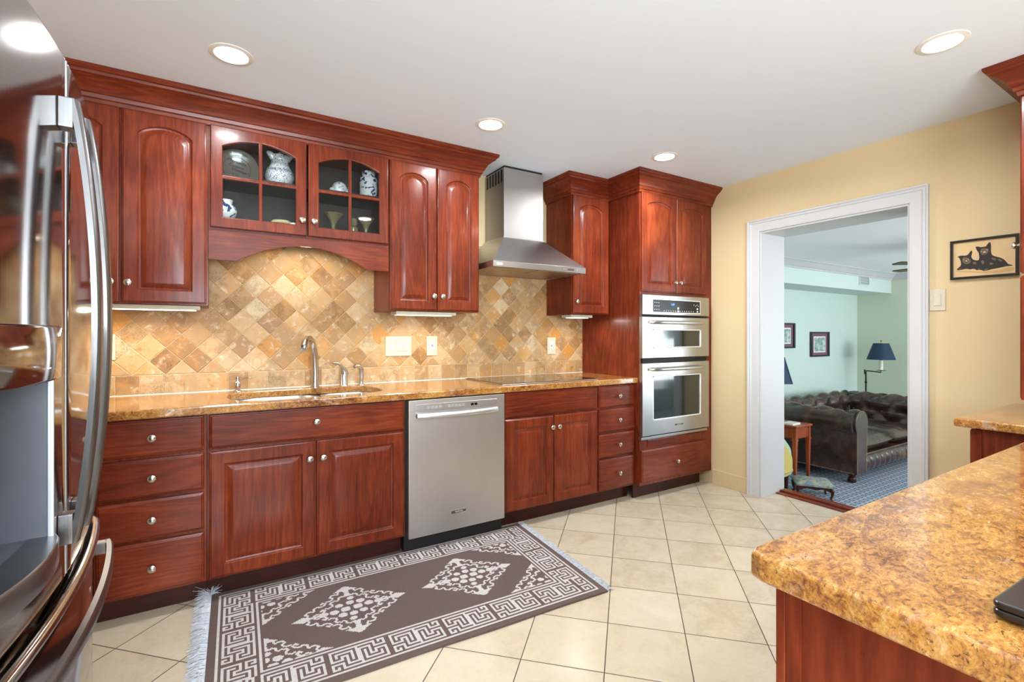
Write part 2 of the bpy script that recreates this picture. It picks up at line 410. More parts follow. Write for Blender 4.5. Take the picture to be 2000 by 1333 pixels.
def raised_door(parent, u0, u1, v0, v1, fn, rise=0., stile=.058, mat='wood_z', name='door', kn=None, face='S'):
    T = .021
    L = []
    def add(pts, w): L.append([fn(a, b, w) for a, b in pts])
    add(rect_match(u0, u1, v0, v1), 0); add(rect_match(u0, u1, v0, v1), T-.007)
    add(rect_match(u0+.003, u1-.003, v0+.003, v1-.003), T-.004); add(rect_match(u0+.006, u1-.006, v0+.006, v1-.006), T-.0035); add(rect_match(u0+.009, u1-.009, v0+.009, v1-.009), T)
    s = stile; tr = stile
    def al(i): return arch_loop(u0+s+i, u1-s-i, v0+s+i, v1-tr-i, rise)
    add(al(0), T); add(al(.003), T-.002); add(al(.005), T-.0075); add(al(.010), T-.010)
    add(al(.014), T-.0105); add(al(.019), T-.0085); add(al(.036), T-.0015); add(al(.038), T-.0012)
    mb = MB(); mb.loft(L)
    o = build(name, mb, mat, parent, smooth=True, angle=22)
    if kn: knob(o, fn(kn[0], kn[1], T), face)
    return o
def slab(parent, u0, u1, v0, v1, fn, mat='wood_x', name='drawer', kn=None, face='S'):
    T = .021; L = []
    for i, w_ in ((0, 0), (0, T-.008), (.003, T-.005), (.007, T-.004), (.010, T-.0005), (.012, T)):
        L.append([fn(a, b, w_) for a, b in [(u0+i, v0+i), (u1-i, v0+i), (u1-i, v1-i), (u0+i, v1-i)]])
    mb = MB(); mb.loft(L); o = build(name, mb, mat, parent)
    if kn: knob(o, fn(kn[0], kn[1], T), face)
    return o
def sweep(path, prof, closed=False):
    """prof (o,z): o = distance to the right of travel direction; mitred corners"""
    pts = [Vector(p) for p in path]; loops = []
    for i, p in enumerate(pts):
        ds = []
        if i > 0: ds.append((pts[i]-pts[i-1]).normalized())
        if i < len(pts)-1: ds.append((pts[i+1]-pts[i]).normalized())
        nrm = [Vector((d.y, -d.x)) for d in ds]
        if len(nrm) == 2:
            m = (nrm[0]+nrm[1]); m = m/ max(1e-6, m.length_squared)*2
        else: m = nrm[0]
        loops.append([(p.x+m.x*o, p.y+m.y*o, z) for o, z in prof])
    mb = MB(); mb.loft(loops); return mb
# ------------------------------------------------------------------ THE SETTING
XL, YS, XW, H = -4.52, -5.7, .02, 2.44
struct('floor', MB().box(XL-.1, .25, YS-.1, .1, -.25, 0), 'floor_tile')
# ceiling with round holes is kept simple: cans sit just under it
struct('ceiling', MB().box(XL-.1, .32, YS-.1, .1, H, H+.1), 'ceiling_paint')
struct('wall_back', MB().box(XL-.1, .32, 0, .1, 0, H), 'yellow_paint')
struct('wall_left', MB().box(XL-.1, XL, -3.7, 0, 0, H).box(XL-.1, XL, YS, -5.3, 0, H).box(XL-.1, XL, -5.3, -3.7, 0, .75).box(XL-.1, XL, -5.3, -3.7, 2.15, H), 'yellow_paint')
OY0, OY1, OZ = -2.018, -1.088, 2.018
WX1 = .325
mb = MB()
for a, b, c, d in ((OY1, 0, -.18, H), (YS, OY0, -.18, H), (OY0, OY1, OZ, H)):
    mb.box(XW, WX1-.01, a, b, max(c, 0) if c < 0 else c, d)
    mb.box(WX1-.01, WX1, a, b, c, d, 1)
struct('wall_right', mb, ['yellow_paint', 'aqua_paint'])
# south wall behind the camera, its unseen wide window added for the fill lamp
mb = MB(); WZ0, WZ1, WA, WB = .75, 2.15, -4.1, -2.3
mb.box(XL-.1, WA, YS-.1, YS, 0, H).box(WB, .3, YS-.1, YS, 0, H).box(WA, WB, YS-.1, YS, 0, WZ0).box(WA, WB, YS-.1, YS, WZ1, H)
struct('wall_front', mb, 'yellow_paint')
mb = MB()
for k in range(4): xx = WA+(WB-WA)*k/3; mb.box(xx-.03, xx+.03, YS-.08, YS-.02, WZ0, WZ1)
for zz in (WZ0, (WZ0+WZ1)/2, WZ1): mb.box(WA, WB, YS-.08, YS-.02, zz-.03, zz+.03)
mb.box(WA-.08, WA, YS, YS+.02, WZ0-.08, WZ1+.08).box(WB, WB+.08, YS, YS+.02, WZ0-.08, WZ1+.08).box(WA, WB, YS, YS+.02, WZ1, WZ1+.08).box(WA-.1, WB+.1, YS, YS+.05, WZ0-.06, WZ0)
struct('added_window_1', mb, 'trim_paint')
mb = MB()
for k in range(3): yy_ = -5.3+1.6*k/2; mb.box(XL-.08, XL-.02, yy_-.03, yy_+.03, WZ0, WZ1)
for zz in (WZ0, (WZ0+WZ1)/2, WZ1): mb.box(XL-.08, XL-.02, -5.3, -3.7, zz-.03, zz+.03)
mb.box(XL, XL+.02, -5.38, -5.3, WZ0-.08, WZ1+.08).box(XL, XL+.02, -3.7, -3.62, WZ0-.08, WZ1+.08).box(XL, XL+.02, -5.3, -3.7, WZ1, WZ1+.08).box(XL, XL+.05, -5.4, -3.6, WZ0-.06, WZ0)
struct('added_window_2', mb, 'trim_paint')  # unseen left-wall window, added to spread the fill light
# tiled baseboard pieces along the right wall
struct('baseboard_right', MB().box(XW-.012, XW, OY1+.088, -.68, 0, .118).box(XW-.012, XW, -2.45, OY0-.09, 0, .118), 'clay_tile', bevel=.002)
# cased opening
def casing_prof(): return [(0, 0), (0, .012), (.012, .014), (.060, .016), (.066, .022), (.074, .022), (.078, .018), (.084, .024), (.092, .024), (.092, 0)]
def casing(x, sgn, z0):
    pr = casing_prof(); path = [(OY1, z0), (OY1, OZ), (OY0, OZ), (OY0, z0)]
    loops = []
    for (py, pz), (dy, dz) in zip(path, ((1, 0), (1, 1), (-1, 1), (-1, 0))):
        loops.append([(x+sgn*h, py+dy*o, pz+dz*o) for o, h in pr])
    mb = MB(); mb.loft(loops); return mb
struct('trim_1', casing(XW, -1, 0), 'trim_paint')
struct('trim_2', casing(WX1, 1, -.18), 'trim_paint')
struct('trim_3', MB().box(XW-.002, WX1+.002, OY1-.012, OY1, 0, OZ-.012).box(XW-.002, WX1+.002, OY0, OY0+.012, 0, OZ-.012).box(XW-.002, WX1+.002, OY0, OY1, OZ-.012, OZ), 'trim_paint')
# wooden threshold with two boards and the step down
th = thing('threshold', 'red-brown wooden threshold of two boards across the white cased opening', 'threshold', (.27, -1.55, 0))
part('board', 'wood_y', th, (.205, .262, OY0+.012, OY1-.014, 0, .008), bevel=.003)
part('nosing', 'wood_y', th, (.264, .335, OY0+.012, OY1-.014, 0, .020), bevel=.005)
part('riser', 'wood_y', th, (.312, .326, OY0+.012, OY1-.014, -.18, 0), bevel=.002)
# ------------------------------------------------------------------ LIVING ROOM SETTING
LX, LY, LS, LZ0, LZ1 = 4.37, .1, -4.5, -.18, 2.06
struct('floor_living_room', MB().box(.25, LX+.1, LS-.1, LY+.1, LZ0-.1, LZ0), 'lr_carpet')
struct('ceiling_living_room', MB().box(WX1, LX+.1, LS-.1, LY+.1, LZ1, LZ1+.1), 'lr_ceiling_paint')
struct('wall_living_room_back', MB().box(WX1-.1, LX+.1, LY, LY+.1, LZ0, LZ1), 'aqua_paint')
struct('wall_living_room_right', MB().box(LX, LX+.1, LS, LY, LZ0, LZ1), 'sage_paint')
mb = MB(); mb.box(WX1, .7, LS-.1, LS, LZ0, LZ1).box(3.9, LX+.1, LS-.1, LS, LZ0, LZ1).box(.7, 3.9, LS-.1, LS, LZ0, .2).box(.7, 3.9, LS-.1, LS, 1.9, LZ1)
struct('wall_living_room_front', mb, 'aqua_paint')
struct('ceiling_soffit', MB().box(WX1, LX, -.31, LY, 1.80, LZ1), 'aqua_paint')
cp = [(0, 1.975), (.012, 1.975), (.016, 1.99), (.03, 2.0), (.06, 2.03), (.075, 2.045), (.09, 2.05), (.09, LZ1), (0, LZ1)]
struct('trim_4', sweep([(WX1, -.31), (LX, -.31), (LX, LS)], cp), 'trim_paint')
v = thing('air_vent', 'small grey-green louvred air vent on the soffit face in the next room', 'vent', (3.575, -.31, 1.94))
part('frame', 'aqua_paint', v, (3.44, 3.71, -.322, -.31, 1.865, 1.880), (3.44, 3.71, -.322, -.31, 1.99, 2.005), (3.44, 3.455, -.322, -.31, 1.88, 1.99), (3.695, 3.71, -.322, -.31, 1.88, 1.99))
mb = MB()
for k in range(7): mb.box(3.455, 3.695, -.318, -.312, 1.884+k*.016, 1.891+k*.016)
o = build('louvres', mb, 'button_grey', v)
# ------------------------------------------------------------------ BASE CABINETS (faces to the room at y = -.61, fronts overlay)
BF = FS(-.609)
def base_cab(name, lab, x0, x1, fronts, x0b=None, kick=True):
    c = thing(name, lab, 'cabinet', ((x0+x1)/2, -.3, 0))
    part('body', 'wood_z', c, (x0, x1, -.609, -.590, .105, .872), (x0, x0+.018, -.590, -.005, .105, .872), (x1-.018, x1, -.590, -.005, .105, .872), (x0+.018, x1-.018, -.590, -.005, .105, .123))
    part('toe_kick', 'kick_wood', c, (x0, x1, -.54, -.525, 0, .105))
    for f in fronts:
        k = f[0]
        if k == 'd': slab(c, *f[1:5], BF, kn=f[5] if len(f) > 5 else None)
        else: raised_door(c, *f[1:5], BF, kn=f[5])
    return c
ZS = [(.115, .338), (.351, .520), (.533, .698), (.711, .868)]
base_cab('base_cabinet', 'cherry base cabinet with four stacked drawers beside the refrigerator', -3.94, -3.542,
  [('d', -3.93, -3.552, a, b, (-3.741, (a+b)/2)) for a, b in ZS])
base_cab('base_cabinet', 'cherry corner base cabinet mostly hidden behind the refrigerator', XL+.001, -3.942, [('d', -4.3, -3.952, a, b, (-4.12, (a+b)/2)) for a, b in ZS])
base_cab('base_cabinet', 'wide cherry sink cabinet with two doors under the faucet', -3.54, -2.604,
  [('d', -3.532, -2.613, .711, .868, (-3.073, .797)), ('r', -3.532, -3.077, .115, .698, (-3.105, .613)), ('r', -3.069, -2.613, .115, .698, (-3.041, .613))])
base_cab('base_cabinet', 'cherry base cabinet with two narrow doors under the cooktop', -1.966, -1.192,
  [('d', -1.958, -1.2, .711, .868), ('r', -1.958, -1.582, .115, .698, (-1.604, .622)), ('r', -1.575, -1.2, .115, .698, (-1.549, .622))])
base_cab('base_cabinet', 'narrow cherry base cabinet with four drawers left of the wall oven', -1.190, -.823,
  [('d', -1.181, -.832, a, b, (-.998, (a+b)/2)) for a, b in ZS])
# ------------------------------------------------------------------ countertop with sink cut-out
ct = None
sink_o = [(-3.45, -.30), (-3.44, -.22), (-3.40, -.165), (-3.33, -.14), (-3.10, -.125), (-3.02, -.13), (-2.99, -.145), (-2.96, -.13), (-2.78, -.125), (-2.715, -.15), (-2.68, -.21), (-2.67, -.30), (-2.675, -.42), (-2.70, -.49), (-2.76, -.525), (-2.94, -.53), (-2.985, -.515), (-3.02, -.54), (-3.10, -.575), (-3.28, -.58), (-3.39, -.545), (-3.44, -.47), (-3.455, -.38)]
ct = thing('countertop', 'long brown-gold granite countertop along the back wall around the sink', 'countertop', (-2.6, -.3, .874))
plate('slab', [[(XL+.002, -.65), (-.822, -.65), (-.822, -.004), (XL+.002, -.004)], sink_o], .040, lambda u, v, w: (u, v, .874+w), 'granite', ct, .007)
# sink: two steel bowls under the stone
sk = thing('kitchen_sink', 'undermount stainless double-bowl sink below the faucet', 'sink', (-3.06, -.34, .7))
def bowl(x0, x1, y0, y1, dep, r):
    L = []
    for ins, zz in ((-.012, .8738), (0, .8735), (.004, .86), (.012, .80), (.02, .874-dep+.03), (.05, .874-dep)):
        L.append([(a, b, zz) for a, b in rrect(x0+ins, x1-ins, y0+ins, y1-ins, max(.02, r-ins*.5))])
    mb = MB(); mb.loft(L, cap=False); n = len(L[0]); b = len(mb.v)-n
    mb.f.append(tuple(range(b, b+n))); mb.m.append(0)
    o = build('bowl', mb, 'white_steel', sk, smooth=True); s = o.modifiers.new('s', 'SOLIDIFY'); s.thickness = .0012; s.offset = 1
    mb = MB(); mb.lathe([(.001, 0), (.04, 0), (.043, .003), (.03, .004), (.001, .002)], ((x0+x1)/2, (y0+y1)/2, .875-dep), 20); build('drain', mb, 'chrome', sk, smooth=True)
bowl(-3.455, -3.0, -.58, -.128, .22, .12); bowl(-2.97, -2.67, -.53, -.128, .17, .09)
# faucet and friends
fa = thing('faucet', 'tall brushed-nickel gooseneck faucet behind the sink', 'faucet', (-2.99, -.085, .914))
pts = [(-2.99, -.085, .955), (-2.99, -.086, 1.0), (-2.992, -.088, 1.06), (-2.996, -.096, 1.12), (-3.004, -.112, 1.165), (-3.016, -.135, 1.198), (-3.032, -.165, 1.214), (-3.05, -.198, 1.212), (-3.068, -.232, 1.192), (-3.078, -.256, 1.165)]
mb = MB(); mb.tube(pts, [.0225, .0222, .0215, .0205, .019, .0175, .0168, .0168, .018, .0195], 18); build('spout', mb, 'nickel', fa, smooth=True)
mb = MB(); mb.tube([(-3.0785, -.257, 1.164), (-3.081, -.265, 1.154)], [.0165, .0155], 16); build('aerator', mb, 'chrome', fa, smooth=True)
mb = MB(); mb.lathe([(.027, 0), (.027, .004), (.0235, .008), (.0232, .043), (.001, .043)], (-2.99, -.085, .914), 20); build('base', mb, 'nickel', fa, smooth=True)
fh = thing('sink_mixer', 'single-lever nickel faucet control right of the gooseneck', 'faucet', (-2.82, -.085, .914))
mb = MB(); mb.lathe([(.026, 0), (.0235, .004), (.0235, .068), (.0225, .071), (.001, .071)], (-2.82, -.085, .914), 20); build('base', mb, 'nickel', fh, smooth=True)
mb = MB(); mb.tube([(-2.815, -.085, .986), (-2.818, -.087, 1.005), (-2.828, -.095, 1.028), (-2.845, -.108, 1.048), (-2.868, -.122, 1.060), (-2.895, -.135, 1.062)], [.0235, .0215, .014, .0095, .0075, .006], 14); build('lever', mb, 'nickel', fh, smooth=True)
sp = thing('side_sprayer', 'small nickel side sprayer standing right of the faucet handle', 'sprayer', (-2.712, -.085, .914))
mb = MB(); mb.lathe([(.024, 0), (.022, .005), (.014, .009), (.013, .02), (.001, .02)], (-2.712, -.085, .914), 18); build('base', mb, 'nickel', sp, smooth=True)
mb = MB(); mb.tube([(-2.712, -.085, .93), (-2.710, -.085, .97), (-2.712, -.086, 1.015), (-2.722, -.092, 1.035), (-2.75, -.105, 1.038), (-2.762, -.11, 1.032)], [.0115, .014, .0145, .015, .012, .011], 14); build('spray_head', mb, 'nickel', sp, smooth=True)
sd = thing('soap_dispenser', 'short nickel soap pump on the counter left of the sink', 'soap dispenser', (-3.402, -.085, .914))
mb = MB(); mb.lathe([(.022, 0), (.021, .004), (.012, .010), (.0165, .022), (.0165, .045), (.013, .056), (.0085, .060), (.0085, .072), (.013, .076), (.013, .083), (.001, .084)], (-3.402, -.085, .914), 20); build('body', mb, 'nickel', sd, smooth=True)
mb = MB(); mb.tube([(-3.395, -.09, .975), (-3.375, -.105, .988), (-3.35, -.125, .993), (-3.335, -.135, .990)], [.006, .0048, .0042, .004], 10); build('spout', mb, 'nickel', sd, smooth=True)
# backsplash
bs = MB(); bs.box(XL, -.822, -.010, 0, .914, 1.9)
struct('trim_5', bs, 'travertine')
# caulk line
struct('trim_6', MB().box(XL+.003, -.823, -.014, -.0101, .9142, .918), 'soft_white')
# cooktop
ck = thing('cooktop', 'black glass electric cooktop with steel edge set in the countertop', 'cooktop', (-1.56, -.34, .914))
part('frame', 'steel_x', ck, (-1.965, -1.165, -.60, -.075, .9142, .9195), bevel=.002)
part('glass_top', 'black_glass', ck, (-1.958, -1.172, -.592, -.083, .9196, .9225))
mb = MB()
for x, y, r in ((-1.80, -.45, .09), (-1.80, -.21, .075), (-1.56, -.33, .115), (-1.32, -.45, .075), (-1.32, -.21, .09)):
    n = 32
    mb.loft([[(x+rr*math.cos(2*PI*k/n), y+rr*math.sin(2*PI*k/n), .9227) for k in range(n)] for rr in (r, r-.003)], cap=False)
build('burner_rings', mb, 'button_grey', ck)
# ------------------------------------------------------------------ dishwasher
dw = thing('dishwasher', 'stainless steel dishwasher with bar handle under the countertop', 'dishwasher', (-2.285, -.3, 0))
part('tub', 'gap_black', dw, (-2.603, -1.967, -.595, -.02, .01, .872))
part('toe_panel', 'gap_black', dw, (-2.60, -1.97, -.56, -.596, .012, .085), bevel=.002)
mb = MB(); n = 14
prof = []
for i in range(n+1):
    t = i/n; zz = .092+t*(.868-.092); prof.append(zz)
mb.box(-2.592, -1.972, -.642, -.596, .092, .868); build('door', mb, 'steel_z', dw, bevel=.004)
mb = MB(); L = []
for i in range(17):
    t = i/16; xx = -2.548+t*.52; bow = -.644-.030*math.sin(PI*t)**.6*1-.004
    L.append([(xx, bow-.012, .764+.002), (xx, bow-.015, .772), (xx, bow-.014, .784), (xx, bow-.008, .792), (xx, bow+.004, .793), (xx, bow+.006, .766)])
mb.loft(L); build('handle', mb, 'white_steel', dw, smooth=True, angle=50)
for xa in (-2.548, -2.056): part('handle_post', 'steel_x', dw, (xa, xa+.028, -.66, -.642, .768, .79))
part('control_panel', 'white_steel', dw, (-2.55, -2.028, -.6455, -.642, .800, .842), bevel=.0015)
for xa in [-2.486+k*.024 for k in range(4)]+[-2.36+k*.0235 for k in range(5)]: part('control_button', 'button_grey', dw, (xa, xa+.018, -.6468, -.6455, .814, .829))
for xa in (-2.208, -2.184): part('start_button', 'panel_black', dw, (xa, xa+.018, -.647, -.6455, .814, .828))
def badge(parent, x, y, z, wd, h, s, f='S'):
    fn = FS(y)
    o = part('badge', 'chrome', parent, (x-wd/2, x+wd/2, y-.002, y, z-h/2, z+h/2))
    part('badge_field', 'slot_dark', o, (x-wd/2+.002, x+wd/2-.002, y-.0024, y-.002, z-h/2+.002, z+h/2-.002))
    text('badge_lettering', s, h*.62, lambda u, v, w: (x+u, y-.0024-w, z+v), 'soft_white', o, .0003)
badge(dw, -2.286, -.642, .197, .096, .018, 'KitchenAid')
# ------------------------------------------------------------------ wall oven tower
OX0, OX1 = -.824, -.058
tw = thing('oven_cabinet', 'tall cherry oven cabinet in the corner with two doors above and a drawer below', 'cabinet', (-.4, -.33, 0))
mb = MB(); mb.box(-.82, -.79, -.664, -.003, .105, 2.31).box(-.79, XW-.001, -.60, -.003, .105, 2.31)
mb.box(-.79, OX1+.01, -.664, -.60, .105, .46).box(-.79, OX1+.01, -.664, -.60, 1.54, 2.31).box(OX1+.01, XW-.001, -.664, -.60, .105, 2.31)
build('body', mb, 'wood_z', tw)
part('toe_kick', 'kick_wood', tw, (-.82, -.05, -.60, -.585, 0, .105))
TF = FS(-.664)
raised_door(tw, -.808, -.436, 1.560, 2.300, TF, rise=.032, stile=.052, kn=(-.462, 1.640))
raised_door(tw, -.430, -.062, 1.560, 2.300, TF, rise=.032, stile=.052, kn=(-.404, 1.640))
slab(tw, -.812, -.062, .130, .372, TF, kn=(-.437, .25))
slab(tw, -.74, -.12, .385, .445, lambda u, v, w: (u, -.664-w*.25, v), name='panel')
ov = thing('double_oven', 'stainless double wall oven with microwave on top built into the cherry cabinet', 'oven', (-.44, -.5, .46))
YO = -.665
part('housing', 'gap_black', ov, (-.79, OX1+.01, -.668, -.61, .462, 1.538))
part('control_face', 'oven_steel', ov, (OX0, OX1, -.700, YO, 1.386, 1.536), bevel=.003)
o = part('display', 'panel_black', ov, (-.716, -.176, -.7015, -.700, 1.408, 1.500))
mb = MB(); mb.box(-.722, -.170, -.7008, -.700, 1.402, 1.408).box(-.722, -.170, -.7008, -.700, 1.5, 1.506).box(-.722, -.716, -.7008, -.7, 1.408, 1.5).box(-.176, -.170, -.7008, -.7, 1.408, 1.5)
build('display_trim', mb, 'soft_white', o)
text('clock_digits', '1:08', .024, lambda u, v, w: (-.50+u, -.7016-w, 1.468+v), 'display_blue', o)
KM = [(-.700+k*.022, -.694+k*.022, 1.424+j*.026, 1.429+j*.026) for k in range(3) for j in range(3)]+[(-.60+k*.026, -.592+k*.026, 1.416, 1.420) for k in range(14)]+[(-.252+k*.018, -.246+k*.018, 1.47-(k%2)*.008, 1.475-(k%2)*.008) for k in range(4)]
for xa, xb, za, zb in KM: part('key_mark', 'disp_white', o, (xa, xb, -.7021, -.7015, za, zb))
for xa, xb, za, zb in ((-.445, -.428, 1.432, 1.448), (-.445, -.428, 1.412, 1.424), (-.215, -.2, 1.434, 1.447), (-.215, -.2, 1.414, 1.424)): part('soft_key', 'disp_white', o, (xa, xb, -.7021, -.7015, za, zb))
def oven_door(z0, z1, wz0, wz1, hz, wx0=-.712, wx1=-.160):
    d = plate('oven_door', [[(OX0, z0), (OX1, z0), (OX1, z1), (OX0, z1)], [(wx0, wz0), (wx1, wz0), (wx1, wz1), (wx0, wz1)]], .034, FS(YO), 'oven_steel', ov, .003)
    part('door_window', 'oven_window', d, (wx0-.004, wx1+.004, YO-.024, YO-.010, wz0-.004, wz1+.004))
    mb = MB()
    t = .006
    mb.box(wx0, wx1, -.6995, -.690, wz0, wz0+t).box(wx0, wx1, -.6995, -.690, wz1-t, wz1).box(wx0, wx0+t, -.6995, -.690, wz0, wz1).box(wx1-t, wx1, -.6995, -.690, wz0, wz1)
    build('window_trim', mb, 'soft_white', d)
    mb = MB(); L = []
    for i in range(19):
        t = i/18; xx = -.762+t*(.632); bow = -.706-.034*min(1, math.sin(PI*t)*2.2)**.7
        r = .0135 if 0 < i < 18 else .008
        L.append([(xx, bow+.008*math.cos(2*PI*k/12)*r/.0135, hz+r*math.sin(2*PI*k/12)) for k in range(12)])
    mb.loft(L); h = build('handle', mb, 'oven_steel', d, smooth=True, angle=60)
    for xa in (-.76, -.157): part('handle_post', 'oven_steel', h, (xa, xa+.025, -.712, -.6985, hz-.010, hz+.010))
oven_door(1.060, 1.370, 1.136, 1.275, 1.328); oven_door(.480, 1.022, .592, .922, .975)
part('middle_gap', 'gap_black', ov, (-.80, -.08, -.675, -.665, 1.02, 1.062))
part('lower_trim', 'oven_steel', ov, (-.828, -.07, -.690, YO, .452, .472), bevel=.002)
badge(ov, -.425, -.699, .538, .095, .016, 'KitchenAid')
# ------------------------------------------------------------------ UPPER CABINETS
UF = FS(-.334)
def upper(lab, x0, x1, z0, fronts, open_=False, side_mat='wood_z'):
    c = thing('wall_cabinet', lab, 'cabinet', ((x0+x1)/2, -.17, z0))
    part('body', 'wood_z', c, (x0, x1, -.334, -.011, z0, 2.312))
    for f in fronts: raised_door(c, *f[0:4], UF, rise=.042, kn=f[4])
    return c
c = upper('cherry wall cabinet with arched doors nearest the refrigerator', -4.24, -3.541, 1.385, [(-4.232, -3.892, 1.39, 2.303, (-3.922, 1.481)), (-3.884, -3.547, 1.39, 2.303, (-3.858, 1.481))])
upper('cherry wall cabinet in the far left corner behind the refrigerator', XL+.002, -4.242, 1.385, [(XL+.01, -4.25, 1.39, 2.303, (-4.28, 1.48))])
upper('cherry wall cabinet with two arched doors just left of the range hood', -2.610, -1.996, 1.385, [(-2.606, -2.304, 1.39, 2.303, (-2.328, 1.479)), (-2.297, -2.000, 1.39, 2.303, (-2.270, 1.479))])
upper('narrow single-door cherry wall cabinet between the hood and the oven cabinet', -1.200, -.823, 1.392, [(-1.193, -.835, 1.397, 2.303, (-1.168, 1.486))])
# glass cabinet with valance
gc = thing('glass_cabinet', 'cherry wall cabinet with two glass-pane doors above the sink', 'cabinet', (-3.07, -.17, 1.775))
mb = MB(); t = .016; A, B, Z0, Z1 = -3.539, -2.612, 1.775, 2.312
mb.box(A, A+t, -.334, -.011, Z0, Z1).box(B-t, B, -.334, -.011, Z0, Z1).box(A+t, B-t, -.334, -.011, Z0, Z0+t).box(A+t, B-t, -.334, -.011, Z1-t, Z1).box(A+t, B-t, -.02, -.011, Z0+t, Z1-t, 1)
mb.box(A+t, A+t+.002, -.332, -.02, Z0+t, Z1-t, 1).box(B-t-.002, B-t, -.332, -.02, Z0+t, Z1-t, 1).box(A+t+.002, B-t-.002, -.332, -.02, Z0+t, 1.845, 1)
build('body', mb, ['wood_z', 'cab_inside'], gc)
part('shelf', 'cab_inside', gc, (A+t+.003, B-t-.003, -.305, -.0205, 2.060, 2.075))
def glass_door(x0, x1, z0, z1, kx):
    s = .055; m = .009; a, b, c_, d_ = x0+s, x1-s, z0+s, z1-s; xm = (a+b)/2; zm = 2.045
    rise = .045
    def top(x): return d_-rise+rise*(1-abs(2*(x-a)/(b-a)-1)**2)
    o1 = [(x0, z0), (x1, z0), (x1, z1), (x0, z1)]
    def pane(xa, xb, za, arch):
        if not arch: return [(xa, za), (xb, za), (xb, zm-m), (xa, zm-m)]
        return [(xa, zm+m), (xb, zm+m)]+[(xb+(xa-xb)*i/8, top(xb+(xa-xb)*i/8)) for i in range(9)]
    holes = [pane(a, xm-m, c_, 0), pane(xm+m, b, c_, 0), pane(a, xm-m, 0, 1), pane(xm+m, b, 0, 1)]
    d = plate('glass_door', [o1]+holes, .021, UF, 'wood_z', gc, .005)
    part('glass_pane', 'pane_glass', d, (x0+.04, x1-.04, -.343, -.341, z0+.04, z1-.035))
    knob(d, (kx, -.355, 1.865))
glass_door(-3.531, -3.077, 1.785, 2.303, -3.101); glass_door(-3.068, -2.618, 1.785, 2.303, -3.040)
pts = [(A, 1.62), (-3.412, 1.62)]
for i in range(1, 24): t_ = i/24; xx = -3.412+t_*(-2.740+3.412); pts.append((xx, 1.62+.108*math.sin(PI*t_)**.85))
pts += [(-2.740, 1.62), (B, 1.62), (B, 1.775), (A, 1.775)]
plate('valance', [pts], .018, FS(-.322), 'wood_x', gc, .001)
# crown mouldings
CR = [(0, 2.300), (.010, 2.300), (.013, 2.318), (.020, 2.322), (.024, 2.338), (.030, 2.342), (.036, 2.356), (.050, 2.378), (.068, 2.396), (.086, 2.404), (.090, 2.414), (.098, 2.418), (.104, 2.428), (.104, 2.4395), (0, 2.4395)]
cr = sweep([(XL+.002, -.336), (-1.994, -.336), (-1.994, -.012)], CR)
tag(build('crown_molding', cr, 'wood_x', None, smooth=True, angle=25), 'long cherry crown moulding over the cabinets from refrigerator to range hood', 'crown moulding')
cr = sweep([(-1.201, -.012), (-1.201, -.336), (-.822, -.336), (-.822, -.666), (XW-.001, -.666)], CR)
tag(build('crown_molding', cr, 'wood_x', None, smooth=True, angle=25), 'stepped cherry crown moulding over the oven cabinet and its narrow neighbour', 'crown moulding')
# under-cabinet lights
for x0, x1, zz, lab in ((-4.20, -3.575, 1.384, 'slim white light bar under the cabinet nearest the refrigerator'), (-2.552, -2.145, 1.384, 'slim white light bar under the cabinet left of the hood'), (-1.175, -.96, 1.391, 'short white light bar under the narrow cabinet right of the hood')):
    u = thing('light_bar', lab, 'light', ((x0+x1)/2, -.24, zz), 'under-cabinet light bars')
    part('housing', 'white_plastic', u, (x0, x1, -.30, -.18, zz-.022, zz-.001), bevel=.002)
    part('lens', 'uc_lens', u, (x0+.02, x1-.02, -.27, -.21, zz-.0245, zz-.0222))
u = thing('light_bar', 'small light bar under the glass cabinet, peeking through the valance arch', 'light', (-3.07, -.2, 1.774), 'under-cabinet light bars')
part('housing', 'white_plastic', u, (-3.22, -2.92, -.26, -.14, 1.757, 1.774)); part('lens', 'uc_lens', u, (-3.2, -2.94, -.24, -.16, 1.7545, 1.7568))
# ------------------------------------------------------------------ range hood
hd = thing('range_hood', 'stainless steel chimney range hood over the cooktop', 'range hood', (-1.585, -.25, 1.67))
X0, X1 = -1.972, -1.198
mb = MB(); mb.box(-1.768, -1.430, -.288, -.011, 1.93, 2.425); ch = build('chimney', mb, 'hood_steel', hd, bevel=.0015)
mb = MB(); mb.box(-1.762, -1.436, -.283, -.011, 2.425, 2.4395); build('collar', mb, 'gap_black', ch)
mb = MB()
for k in range(6): y = -.265+k*.042; mb.box(-1.7695, -1.7655, y, y+.022, 2.325, 2.415)
build('vent_slots', mb, 'gap_black', ch)
mb = MB()
def ring(a, b, c_, d_, z): return [(a, c_, z), (b, c_, z), (b, d_, z), (a, d_, z)]
mb.loft([ring(X0, X1, -.50, -.011, 1.722), ring(X0+.002, X1-.002, -.498, -.011, 1.724), ring(-1.775, -1.423, -.296, -.011, 1.925), ring(-1.775, -1.423, -.296, -.011, 1.934)])
build('canopy', mb, 'steel_x', hd)
mb = MB(); t = .012
mb.box(X0, X1, -.50, -.488, 1.682, 1.722).box(X0, X0+t, -.488, -.011, 1.682, 1.722).box(X1-t, X1, -.488, -.011, 1.682, 1.722).box(X0+t, X1-t, -.03, -.011, 1.682, 1.722)
lp = build('lip', mb, 'steel_x', hd, bevel=.001)
part('filter', 'filter_steel', hd, (X0+.02, -1.592, -.44, -.04, 1.684, 1.70), bevel=.003); part('filter', 'filter_steel', hd, (-1.578, X1-.02, -.44, -.04, 1.684, 1.70), bevel=.003)
part('underside', 'steel_x', hd, (X0+t, X1-t, -.487, -.031, 1.700, 1.715))
mb = MB()
for x in (-1.395, -1.378): mb.lathe([(.005, 0), (.005, .003), (.001, .003)], (x, -.5, 1.702), 12, axis='y')
